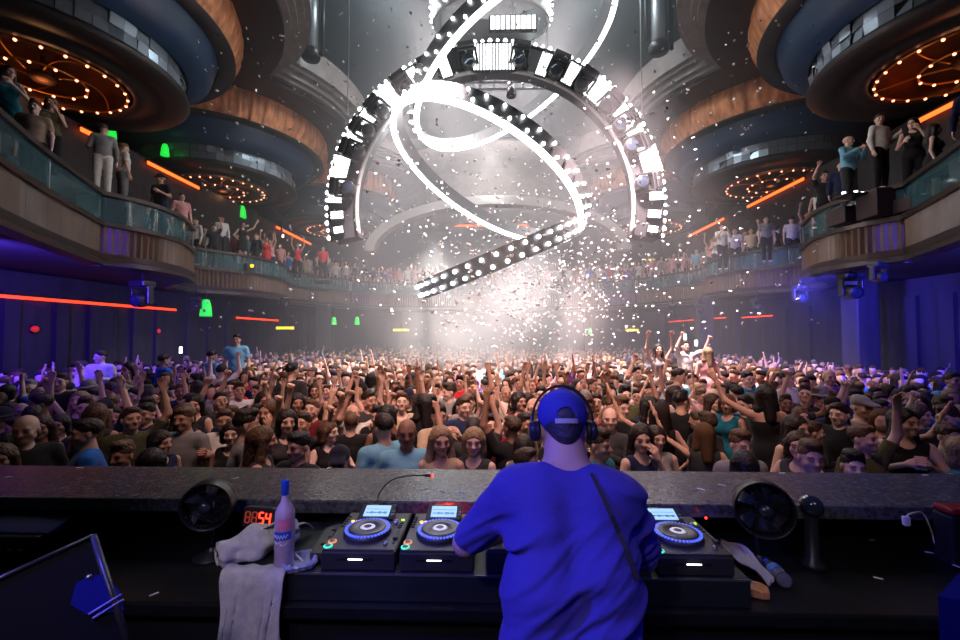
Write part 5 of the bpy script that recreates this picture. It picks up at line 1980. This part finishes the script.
def floor_label(top, topcol, posew, hair, trous, row, px, Y):
    col = next(n for lim, n in COLS if px < lim)
    rowt = (ORD[row] + ' row') if row < len(ORD) else 'deep in the crowd'
    a = '%s %s' % (CNAME[topcol], TOPW[top])
    b = 'person in %s, %s, %s, %s' % (a, posew, rowt, col)
    hw = {'cap': 'cap and ', 'hat': 'round hat and ', 'long': 'long hair and ', 'bun': 'hair bun and ', 'bob': 'bobbed hair and ', 'short': 'short hair and ', 'quiff': 'swept-up hair and ', None: 'shaved head and '}[hair]
    c = b.replace('person in ', 'person with %s' % hw)
    if hair in ('cap', 'hat'): b, c = c, b
    return uniq(b, [c, b + ', nearer the aisle', c.replace(rowt, rowt + ' edge')])


def head_top_z(sc): return FZ + 1.735 * sc


# ---- people one can pick out in the photograph: px, top of head py, depth, spec, turn, hair, hair colour, top, colour, trousers, label
FEAT = [
    (26, 414, 3.45, 'm_drink', 1.1, None, 0, 'tee', BLK, BLK, 'bald person in black T-shirt in the front row over the slanted monitor'),
    (2, 444, 3.2, 'f_down', .3, 'long', 3, 'tank', BLK, BLK, 'long-haired person in black top at the far left end of the front row'),
    (88, 418, 3.55, 'm_down', -.8, 'short', 1, 'tee', BLUE, BLK, 'person in bright blue T-shirt turned sideways, front row at left'),
    (60, 372, 6.0, 'm_down', .5, 'short', 0, 'long', BLK, BLK, 'broad person in black shirt standing at left below the red wall light'),
    (101, 350, 8.6, 'm_drink', .2, 'short', 1, 'long', WHT, WHT, 'tall person in white shirt and white trousers raised above the left crowd'),
    (82, 361, 9.2, 'm_down', -.6, 'quiff', 1, 'long', WHT, BLK, 'person in white shirt and dark trousers beside the all-white one'),
    (129, 362, 8.0, 'f_chin', .2, 'long', 0, 'tank', WHT, BLK, 'person in loose white top drinking, raised above the left crowd'),
    (164, 354, 9.0, 'm_down', 2.6, 'short', 1, 'long', BLUE, BLK, 'person in bright blue long-sleeved shirt turned away at left'),
    (237, 334, 10.2, 'm_down', .3, 'short', 0, 'tee', LBLUE, CHAR, 'tall person in light blue shirt standing on a couch at left centre'),
    (222, 364, 8.4, 'm_fist', 2.9, 'short', 0, 'tee', WHT, BLK, 'person in white T-shirt below the tall light blue shirt, arms up'),
    (212, 350, 9.9, 'm_down', 2.7, 'short', 1, 'tee', LBLUE, BLK, 'person in pale blue top just left of the tall couch stander'),
    (292, 362, 6.6, 'm_down', 2.9, 'short', 0, 'tee', CHAR, BLK, 'tall person in charcoal T-shirt seen from behind at left centre'),
    (246, 410, 3.75, 'm_down', 2.2, 'quiff', 0, 'tee', GREY, BLK, 'person in grey T-shirt with dark hair looking away above the red timer'),
    (263, 426, 3.5, 'f_down', 1.8, 'long', 3, 'tank', CHAR, BLK, 'long brown-haired person in charcoal top above the bottle'),
    (299, 431, 3.35, 'm_down', -.4, 'short', 0, 'tee', BLK, BLK, 'short-haired person in black T-shirt in the front row right of the bottle'),
    (384, 413, 3.75, 'm_down', -2.4, 'short', 1, 'tee', LBLUE, BLK, 'person in light blue T-shirt turned away above the leftmost deck'),
    (407, 418, 3.55, 'm_down', .2, None, 0, 'tee', LBLUE, BLK, 'shaved-headed person in light blue T-shirt above the gooseneck lamp'),
    (441, 426, 3.5, 'f_down', .0, 'long', 4, 'tank', BEIG, BLK, 'long blonde person in beige top left of the DJ arm'),
    (474, 427, 3.55, 'f_down', -.3, 'bob', 4, 'tank', CHAR, BLK, 'bobbed blonde person in charcoal top just left of the DJ sleeve'),
    (598, 429, 3.4, 'm_down', .9, 'quiff', 2, 'tee', TEAL, BLK, 'brown-haired person in teal T-shirt looking sideways right of the DJ headphones'),
    (641, 424, 3.65, 'f_chin', .3, 'long', 1, 'tank', NAVY, BLK, 'long-haired person in navy top with hand to face above the rightmost deck'),
    (765, 384, 5.2, 'f_out', 2.9, 'long', 0, 'strapless', BLK, BLK, 'bare-shouldered person in black strapless dress seen from behind at right'),
    (796, 415, 4.05, 'f_down', .0, 'long', 1, 'tank', BLK, BLK, 'long-haired person in black top facing the stage near the black dome'),
    (904, 408, 3.9, 'f_clap', -.5, 'long', 0, 'tank', BLK, BLK, 'long-haired person in black top with hands together above the white cable'),
    (862, 424, 3.7, 'm_up', .2, 'short', 3, 'tee', OLIV, BLK, 'person in olive T-shirt thrusting one arm up right of the black dome'),
    (707, 347, 9.4, 'f_down', 2.9, 'long', 4, 'dress', PINK, BLK, 'long blonde person in pink dress raised above the crowd right of centre'),
    (747, 371, 7.4, 'm_down', .1, 'short', 0, 'tee', TEAL, BLK, 'person in teal T-shirt in the middle of the right crowd'),
    (829, 369, 7.2, 'm_down', -.2, None, 0, 'tee', PURP, BLK, 'shaved-headed person in purple T-shirt in the right crowd'),
    (787, 370, 7.0, 'm_down', .5, 'short', 1, 'tee', WHT, BLK, 'person in white T-shirt left of the purple one in the right crowd'),
    (685, 341, 11.0, 'm_fist', .0, 'short', 1, 'tee', WHT, BLK, 'person in white T-shirt raised high below the far right pillar'),
    (658, 344, 10.0, 'f_up', .0, 'long', 1, 'dress', GREY, BLK, 'person in grey dress with both arms up right of centre'),
    (678, 368, 7.3, 'm_down', 1.2, 'short', 1, 'tee', GREY, BLK, 'person in grey T-shirt facing sideways above the rightmost deck'),
    (952, 372, 6.6, 'm_up', -.3, 'short', 1, 'tee', LBLUE, BLK, 'person in light blue T-shirt pointing, far right of the crowd'),
    (636, 366, 7.8, 'm_fist', .3, 'short', 1, 'tee', WHT, BLK, 'person in white T-shirt dancing, arms raised, just right of the DJ headphones'),
]
people = []   # (X, Y, radius) taken spots
n_ind = 1     # the DJ
GRPF = 'dance floor crowd facing the booth'
for (px, py, Y, key, turn, hair, hc, top, col, tr, lab) in FEAT:
    if Y < 4.6: Y *= 1.08
    p = at(px, py, Y=Y)
    sc = min(1.06, max(.93, (p.z - FZ) / 1.735))
    extra = p.z - head_top_z(sc)
    z = FZ + max(0, extra)
    skin = SKINS[5] if 'shaved' in lab and 'light blue' in lab else SKINS[rnd.randrange(3)]
    used_labels.add(lab)
    hc_ = HAIRC[hc]
    put_person(key, (p.x, Y, z), turn, sc, skin, hair, hc_, top, col, tr, lab, GRPF)
    people.append((p.x, Y, .30))
    n_ind += 1
    if extra > .04:
        s = MB().box((p.x, Y, FZ + extra / 2 - .002), (.62, .5, extra - .004), bev=.02)
        tag(s.build('banquette', mat('dark_upholstery', (.03, .015, .015), .7)), 'dark upholstered seat block under the ' + ' '.join(lab.split()[:8]), 'seat', 'seat blocks in the crowd')

# ---- rows across the floor
slots = []
row = 0; Y = 3.52
while Y < 28.5:
    half = min(Y * 1.16 + .5, 11.2)
    if Y < 9: half = min(half, 8.9 + (Y - 6) * .5)
    if Y > 24.0: half = min(half, 9.5)
    sp = .47 if Y < 12 else .56 if Y < 17 else .7
    x = -half + rnd.random() * sp
    while x < half:
        X = x + rnd.uniform(-.10, .10); YY = Y + rnd.uniform(-.13, .13)
        if any(abs(X - a) < .7 and abs(YY - b) < .7 for a, b in ((-9, 22.5), (9.2, 18.8), (-6.2, 27.4), (6.2, 27.4), (10.6, 12.6))):
            x += sp; continue
        if all((X - a) ** 2 + (YY - b) ** 2 > (r + .10) ** 2 for a, b, r in people if abs(b - YY) < .6):
            slots.append((row, X, YY))
        x += sp * rnd.uniform(.85, 1.2)
    row += 1
    Y += .44 if Y < 12 else .60 if Y < 17 else .8

near_pal = [BLK] * 12 + [NAVY] * 4 + [CHAR] * 4 + [GREY] * 2 + [WHT] * 2 + [MARO, TEAL, OLIV, BEIG]
mid_pal = [BLK] * 3 + [NAVY] * 2 + [CHAR] * 3 + [GREY] * 3 + [WHT] * 6 + [PINK] * 3 + [BEIG] + [RED, RED, BLUE, LBLUE, PURP, MARO, TEAL, LBLUE]
keys_near = ['m_down'] * 5 + ['m_phone', 'm_drink', 'm_drink', 'm_clap', 'm_up', 'f_down', 'f_down', 'f_down', 'f_chin', 'f_chin', 'f_clap', 'm_fist', 'f_out']
keys_mid = ['m_down'] * 6 + ['m_up', 'm_phone', 'm_drink', 'm_drink', 'm_clap', 'f_up', 'f_out', 'f_down', 'f_down', 'f_down', 'f_clap', 'f_chin', 'm_fist']

# balcony guests: position, height
BAL = []
for sx in (-1, 1):
    o = OUTL[sx]
    i = 0
    while i < len(o) - 1:
        x, y = o[i]
        step = rnd.uniform(.42, .75) if y > 12 else rnd.uniform(.7, 1.6)
        if y > 6.0:
            inset = rnd.uniform(.30, .55)
            BAL.append((x + sx * inset, y + rnd.uniform(-.05, .05), 4.485, rnd.uniform(-.5, .9) * -sx, sx))
            if y > 13: BAL.append((x + sx * (inset + .55), y + .25, 4.485, rnd.uniform(-.6, .6), sx))
            if y > 18: BAL.append((x + sx * (inset + 1.1), y + .2, 4.485, rnd.uniform(-.6, .6), sx))
        acc = 0
        while i < len(o) - 1 and acc < step:
            acc += math.hypot(o[i + 1][0] - o[i][0], o[i + 1][1] - o[i][1]); i += 1
for x in np.arange(-2.2, 2.3, .5):
    for k in range(2): BAL.append((float(x), 27.35 + .5 * k, 4.485, rnd.uniform(-.4, .4), 0))

# hand-placed balcony guests: px, head top py, depth
BFEAT = [
    (104, 124, 9.9, 'm_drink', 3.9, 'short', 1, 'long', GREY, WHT, 'person in grey shirt and white trousers, back turned, by the green light, left balcony'),
    (124, 143, 10.6, 'm_down', 2.6, 'short', 3, 'tee', WHT, GREY, 'person in white T-shirt and grey trousers right of the grey-shirted one on the left balcony'),
    (51, 97, 8.5, 'f_chin', .9, 'long', 3, 'tank', OLIV, BLK, 'long-haired person in olive top leaning in on the left balcony near the stage'),
    (9, 66, 7.4, 'f_clap', .8, 'long', 1, 'dress', TEAL, BLK, 'person in teal dress at the extreme left end of the left balcony'),
    (34, 104, 8.3, 'm_down', 1.2, 'short', 0, 'tee', MARO, BLK, 'person in maroon T-shirt beside the olive top on the left balcony'),
    (182, 193, 12.4, 'm_down', 1.0, 'short', 1, 'tee', PINK, CHAR, 'person in pink T-shirt where the left balcony bulge ends'),
    (222, 216, 16.6, 'm_down', .8, 'short', 1, 'long', WHT, CHAR, 'person in white shirt at the rail of the third left bay'),
    (243, 222, 17.0, 'f_out', .8, 'long', 0, 'dress', BLK, BLK, 'person in black dress reaching out over the third left bay'),
    (298, 243, 19.6, 'f_up', .4, 'long', 1, 'tank', RED, BLK, 'person in red tank top, arms up, on the far left balcony'),
    (323, 246, 21.0, 'm_down', .3, 'short', 1, 'tee', RED, BLK, 'person in red T-shirt near the end of the far left balcony'),
    (879, 114, 9.6, 'm_drink', .2, 'short', 0, 'long', WHT, BLK, 'person in white shirt standing tallest on the right balcony'),
    (848, 136, 10.2, 'm_clap', .2, None, 0, 'long', LBLUE, CHAR, 'person with shaved head in light blue shirt clapping on the right balcony'),
    (912, 118, 9.2, 'f_chin', -.6, 'long', 0, 'tank', BLK, BLK, 'person in black tank top right of the white-shirted one on the right balcony'),
    (934, 124, 8.7, 'f_down', .6, 'long', 1, 'dress', BLK, BLK, 'person in short black dress near the orange strip on the right balcony'),
    (766, 216, 15.4, 'm_down', -.3, 'short', 1, 'tee', GREY, BLK, 'person in grey T-shirt leaning at the third right bay'),
    (722, 224, 17.2, 'm_phone', -.2, 'short', 1, 'tee', WHT, BLK, 'person in white T-shirt at the far right bay'),
]
bused = []
for (px, py, Y, key, turn, hair, hc, top, col, tr, lab) in BFEAT:
    p = at(px, py, Y=Y)
    sc = 1.0
    z = p.z - 1.735
    zf = 4.485
    used_labels.add(lab)
    if z < zf + .12:
        sc = min(1.08, max(.9, (p.z - zf) / 1.735)); z = zf
    put_person(key, (p.x, Y, z), turn, sc, SKINS[rnd.randrange(4)], hair, HAIRC[hc], top, col, tr, lab, 'guests along the balconies')
    n_ind += 1
    bused.append((p.x, Y))
    if z > zf + .05:
        tag(MB().box((p.x, Y, (zf + z) / 2), (.7, .55, z - zf - .004), bev=.02).build('banquette', mat('dark_upholstery', (.03, .015, .015), .7)),
            'dark balcony seat block under the ' + ' '.join(lab.split()[:8]), 'seat', 'seat blocks on the balconies')

stuffV = []; stuffQ = []; stuffC = []; nv_ = 0


def add_stuff(key, loc, rz, sc, skin, haircol, topcol, trous, zmin):
    global nv_
    if key in ('f_up', 'm_up', 'm_fist') and rnd.random() < .6: key = 'm_down'
    cs, sn = math.cos(rz) * sc, math.sin(rz) * sc
    far_ = math.hypot(loc[0], loc[1]) > 14
    if far_: zmin = max(zmin, 1.1 if loc[2] < 0 else .3)
    for nm, (v, q, t) in LOW[key + ('*' if far_ else '')].items():
        if nm == 'trousers' and zmin > .5: continue
        col = skin if nm == 'body' else topcol if nm == 'top' else trous if nm == 'trousers' else haircol
        keep = v[:, 2] > zmin
        qq = q[keep[q].all(1)]
        if not len(qq): continue
        mp = np.cumsum(keep) - 1
        vv = v[keep]
        w = np.empty_like(vv)
        w[:, 0] = vv[:, 0] * cs - vv[:, 1] * sn + loc[0]
        w[:, 1] = vv[:, 0] * sn + vv[:, 1] * cs + loc[1]
        w[:, 2] = vv[:, 2] * sc + loc[2]
        stuffV.append(w.astype(np.float32)); stuffQ.append(mp[qq] + nv_)
        stuffC.append(np.tile(np.array(col, np.float32), (len(vv), 1)))
        nv_ += len(vv)


def random_look(key, near):
    la, ra, sex, yaw, tilt, tops, hairs, pw = SPEC[key]
    top = rnd.choice(tops); hair = rnd.choice(hairs)
    if hair in ('cap', 'hat') and rnd.random() < .65: hair = 'short'
    if sex == 'm' and rnd.random() < .08: hair = None
    col = rnd.choice(near_pal if near else mid_pal)
    hc = rnd.choice(HAIRC[:4] if sex == 'm' else HAIRC[:4] + HAIRC)
    if hair in ('cap', 'hat'): hc = rnd.choice([(.015, .015, .03), (.2, .2, .2), (.02, .02, .02)])
    tr = rnd.choice([BLK, NAVY, CHAR])
    return top, hair, col, hc, tr, pw


# balcony crowd
bal_ind = 0
bay_at = lambda y: 'bay nearest the stage' if y < 9.2 else 'bulging second bay' if y < 13 else 'third bay' if y < 19.8 else 'far bays'
bal_sorted = sorted(BAL, key=lambda b: b[1])
cnt = {}
for (x, y, z, rz, sx) in bal_sorted:
    if any((x - a) ** 2 + (y - b) ** 2 < .45 ** 2 for a, b in bused): continue
    key = rnd.choice(keys_mid); top, hair, col, hc, tr, pw = random_look(key, y < 13)
    sc = rnd.uniform(.94, 1.05)
    skin = rnd.choice(SKINS[:5])
    if bal_ind < 46 and y < 19.6:
        k = (sx, bay_at(y)); cnt[k] = cnt.get(k, 0) + 1
        px, py = proj((x, y, 6))
        base = 'person in %s %s, %s, %s of the %s balcony' % (CNAME[col], TOPW[top], pw, bay_at(y), side_words[sx])
        lab = uniq(base, [base.replace('person in', 'person with %s hair in' % ('long' if hair in ('long', 'bob', 'bun') else 'cropped')), base + ', place %s from the stage' % ORD[min(13, cnt[k] - 1)].replace('front', 'first')])
        if lab is None: continue
        bused.append((x, y)); bal_ind += 1; n_ind += 1
        put_person(key, (x, y, z), rz, sc, skin, hair, hc, top, col, tr, lab, 'guests along the balconies')
    else:
        add_stuff(key, (x, y, z), rz, sc, skin, hc, col, tr, .1)

# floor crowd
slots.sort(key=lambda s: s[2] + .35 * abs(s[1]) * .3)
for (row, X, Yp) in slots:
    near = Yp < 6.5
    key = rnd.choice(keys_near if Yp < 5.2 else keys_mid)
    if Yp < 4.3 and SPEC[key][0] in ('up', 'out') and rnd.random() < .7: key = 'm_down'
    top, hair, col, hc, tr, pw = random_look(key, near)
    sc = rnd.uniform(.93, 1.05) if Yp > 4.2 else rnd.uniform(.93, 1.0)
    rz = rnd.gauss(0, .45) - math.atan2(X, Yp) * .35
    if rnd.random() < .12: rz += math.pi + rnd.uniform(-.6, .6)
    skin = rnd.choice(SKINS if rnd.random() < .5 else SKINS[:4])
    px, py = proj((X, Yp, 1.0))
    lab = None
    inview = -20 < px < 980
    if n_ind < 299 and inview:
        lab = floor_label(top, col, pw, hair, tr, row, px, Yp)
    if lab:
        put_person(key, (X, Yp, FZ), rz, sc, skin, hair, hc, top, col, tr, lab, GRPF)
        n_ind += 1
    elif inview or abs(px - 480) < 640:
        add_stuff(key, (X, Yp, FZ), rz, sc, skin, hc, col, tr, .75)
print('individual persons', n_ind, 'stuff verts', nv_)
o = link(np_mesh('crowd', np.concatenate(stuffV), np.concatenate(stuffQ), np.concatenate(stuffC)), 'crowd', M_CROWD)
tag(o, 'packed far crowd filling the back of the hall and the distant balconies', 'crowd', kind='stuff')

# phones held up with lit screens
PH = mat('phone_screen', (1, 1, 1), .3, emit=(.9, .95, 1.0), es=9)
for (px, py, Y, lab) in ((181, 350, 9.0, 'bright phone light held up at left centre'), (685, 337, 10.2, 'bright phone light held high on the right of the haze'),
                         (696, 343, 10.0, 'smaller warm phone light just right of the high one'), (283, 236, 18.0, 'phone light held over the far left balcony'),
                         (338, 239, 22.0, 'white phone light at the end of the left balcony')):
    p = at(px, py, Y=Y)
    t = thing('phone', lab, 'phone', p)
    MB().box((0, 0, 0), (.075, .010, .15), bev=.004).build('case', BLACKP, t)
    MB().box((0, -.006, 0), (.065, .003, .13)).build('screen', PH, t)

# little table by the right rail; glowing cups added for the sparkle of bottles
tp_ = at(862, 196, Y=9.75)
t = thing('cocktail_table', 'low table behind the right balcony rail under the white-shirted guest', 'table', (tp_.x, 9.75, 4.485))
hh = tp_.z - 4.485
MB().box((0, 0, hh), (1.0, .45, .04), bev=.01).build('table_top', BLACKP, t)
MB().tube([(0, 0, 0), (0, 0, hh)], .04, 10).build('leg', BLACKM, t)
SPARK = mat('sparkle_glass', (1, 1, 1), .3, emit=(.9, 1.0, 1.0), es=5, samp='NONE')
for i, lab in enumerate(('leftmost', 'second from left', 'middle', 'fourth from left', 'rightmost')):
    c = thing('sparkle', 'small white glowing candle on the right balcony table, ' + lab, 'sparkle', (tp_.x - .4 + i * .2, 9.75 - .08 * (i % 2), 4.485 + hh + .021), 0, 'bottle sparkles on the balcony table')
    MB().lathe([(.001, 0), (.032, 0), (.036, .07), (.001, .072)], n=12).build('lit_glass', SPARK, c)

# ================================================================== CONFETTI
CONF = mat('white_confetti', (.9, .9, .9), .6)
cr = random.Random(3)


def flake_mesh(i):
    w, l = (.022, .05) if i % 2 else (.03, .034)
    c = .006 * (1 + i)
    vs = []
    for s in (0, .0012):
        for k in range(4):
            y = -l / 2 + l * k / 3
            z = c * math.cos(math.pi * (k / 3 - .5)) + s
            vs += [(-w / 2, y, z), (w / 2, y, z)]
    fs = [(2 * k, 2 * k + 1, 2 * k + 3, 2 * k + 2) for k in range(3)] + [(8 + 2 * k, 8 + 2 * k + 2, 8 + 2 * k + 3, 8 + 2 * k + 1) for k in range(3)]
    fs += [(0, 8, 9, 1), (6, 7, 15, 14)] + [(2 * k, 2 * k + 2, 8 + 2 * k + 2, 8 + 2 * k) for k in range(3)] + [(2 * k + 1, 8 + 2 * k + 1, 8 + 2 * k + 3, 2 * k + 3) for k in range(3)]
    me = MB().add(vs, fs, True).mesh('confetti_flake'); me.materials.append(CONF)
    return me


FL = [flake_mesh(i) for i in range(3)]


def conf_spot():
    u = cr.random()
    if u < .52:
        px, py = cr.gauss(535, 60), cr.gauss(290, 42)
        Y = cr.uniform(7.5, 13)
    elif u < .72:
        px, py = cr.gauss(520, 110), cr.gauss(190, 70); Y = cr.uniform(6, 13)
    else:
        px, py = cr.uniform(190, 820), cr.uniform(5, 330); Y = cr.uniform(5.5, 13)
    return px, py, Y


spots = [conf_spot() for _ in range(2100)]
spots.sort(key=lambda s: s[2])


def zone(px, py):
    if py > 240: return 'small white confetti flake falling through the bright haze above the dance floor' if 400 < px < 670 else 'small white confetti flake adrift in front of the balcony fronts'
    if py > 100: return 'small white confetti flake drifting around the neon rings' if 320 < px < 670 else 'small white confetti flake drifting below the ceiling drums'
    return 'small white confetti flake high up in the ceiling void'


st = MB()
for i, (px, py, Y) in enumerate(spots):
    p = at(px, py, Y=Y)
    if p.z < 1.6: continue
    e = (cr.uniform(0, 6.3), cr.uniform(0, 6.3), cr.uniform(0, 6.3))
    if i < 285:
        o = bpy.data.objects.new('confetti_flake', FL[i % 3]); C.objects.link(o)
        o.location = p; o.rotation_euler = e
        z_ = zone(px, py)
        tag(o, z_, 'confetti', z_.replace('small white confetti flake', 'confetti'))
    else:
        from mathutils import Euler
        rm = Euler(e).to_matrix()
        s = cr.uniform(1.0, 2.0)
        me = FL[i % 3]
        st.add([rm @ (v.co * s) + p for v in me.vertices], [tuple(f.vertices) for f in me.polygons], True)
tag(st.build('confetti_shower', CONF), 'dense shower of tiny white confetti falling in the distance', 'confetti', kind='stuff')
# flakes that settled on the booth
for (px, py, Z, a, lab) in ((8, 477, 1.012, .3, 'white confetti strip on the far left end of the stone ledge'), (80, 467.5, 1.012, .2, 'white confetti strip on the ledge near the blue T-shirt'),
                            (235, 478, 1.012, .5, 'white confetti strip on the ledge right of the left fan'), (424, 489, 1.012, .6, 'white confetti strip on the ledge under the gooseneck tip'), (442, 491, 1.012, -.5, 'white confetti strip on the ledge above the middle deck'),
                            (461, 492, 1.012, -.4, 'white confetti strip on the ledge by the DJ sleeve'), (701, 489, 1.012, -.7, 'white confetti strip on the ledge above the right deck'), (722, 485, 1.012, -.6, 'white confetti strip on the ledge left of the right fan'),
                            (782, 473, 1.012, .1, 'white confetti strip on the ledge right above the right fan'), (925, 475, 1.012, .1, 'white confetti strip near the right end of the ledge'),
                            (872, 540, .782, .1, 'white confetti strip lying alone on the desk below the cable'), (929, 552, .782, -.6, 'white confetti strip on the right side of the desk'), (878, 578, .782, -.6, 'white confetti strip nearest the desk edge at right'),
                            (925, 525, .782, .0, 'white confetti strip beside the white cable'), (154, 594, .782, .9, 'thin white sliver on the left desk edge')):
    p = at(px, py, Z=Z)
    o = bpy.data.objects.new('confetti_strip', None)
    bpy.data.objects.remove(o)
    o = MB().box((0, 0, 0), (.040 if Z > 1 else .034, .011, .0015), bev=0).build('confetti_strip', CONF)
    o.location = p; o.rotation_euler = (0, 0, a)
    tag(o, lab, 'confetti', 'confetti strips lying on the booth')

# ================================================================== HAZE
def haze(name, c, size, dens, col, label, noise=0.0, scale=.3, shape=None):
    m = bpy.data.materials.new(name); m.use_nodes = True
    nt = m.node_tree; nt.nodes.remove(nt.nodes['Principled BSDF'])
    vs = nt.nodes.new('ShaderNodeVolumeScatter')
    vs.inputs['Color'].default_value = (*col, 1)
    vs.inputs['Density'].default_value = dens
    vs.inputs['Anisotropy'].default_value = 0.2
    nt.links.new(vs.outputs[0], nt.nodes['Material Output'].inputs['Volume'])
    if noise:
        tc = nt.nodes.new('ShaderNodeTexCoord')
        n = nt.nodes.new('ShaderNodeTexNoise'); n.inputs['Scale'].default_value = scale; n.inputs['Detail'].default_value = 2
        nt.links.new(tc.outputs['Object'], n.inputs['Vector'])
        g = nt.nodes.new('ShaderNodeVectorMath'); g.operation = 'LENGTH'
        mpn = nt.nodes.new('ShaderNodeMapping'); mpn.inputs['Scale'].default_value = (2 / size[0], 2 / size[1], 2 / size[2])
        nt.links.new(tc.outputs['Object'], mpn.inputs[0]); nt.links.new(mpn.outputs[0], g.inputs[0])
        fall = nt.nodes.new('ShaderNodeMapRange'); fall.inputs[1].default_value = .35; fall.inputs[2].default_value = 1; fall.inputs[3].default_value = 1; fall.inputs[4].default_value = 0
        nt.links.new(g.outputs['Value'], fall.inputs[0])
        r = nt.nodes.new('ShaderNodeMapRange'); r.inputs[1].default_value = .38; r.inputs[2].default_value = .62; r.inputs[3].default_value = 1 - noise; r.inputs[4].default_value = 1
        nt.links.new(n.outputs['Fac'], r.inputs[0])
        m1 = nt.nodes.new('ShaderNodeMath'); m1.operation = 'MULTIPLY'; nt.links.new(fall.outputs[0], m1.inputs[0]); nt.links.new(r.outputs[0], m1.inputs[1])
        m2 = nt.nodes.new('ShaderNodeMath'); m2.operation = 'MULTIPLY'; m2.inputs[1].default_value = dens; nt.links.new(m1.outputs[0], m2.inputs[0])
        nt.links.new(m2.outputs[0], vs.inputs['Density'])
        o = MB().ball((0, 0, 0), (size[0] / 2, size[1] / 2, size[2] / 2), 24, 16).build(name, m)
    else:
        o = MB().box((0, 0, 0), size).build(name, m)
    o.location = c
    return tag(o, label, 'haze', kind='stuff')


haze('haze', (0, 19.9, 8.2), (19.0, 19.6, 15.6), .018, (.92, .96, 1.0), 'thin smoky haze filling the hall beyond the near crowd')
haze('smoke_plume', (-.1, 12.4, 2.2), (7.6, 6, 5.0), .26, (1.0, .97, .94), 'bright plume of smoke over the middle of the dance floor', noise=.8, scale=.55)
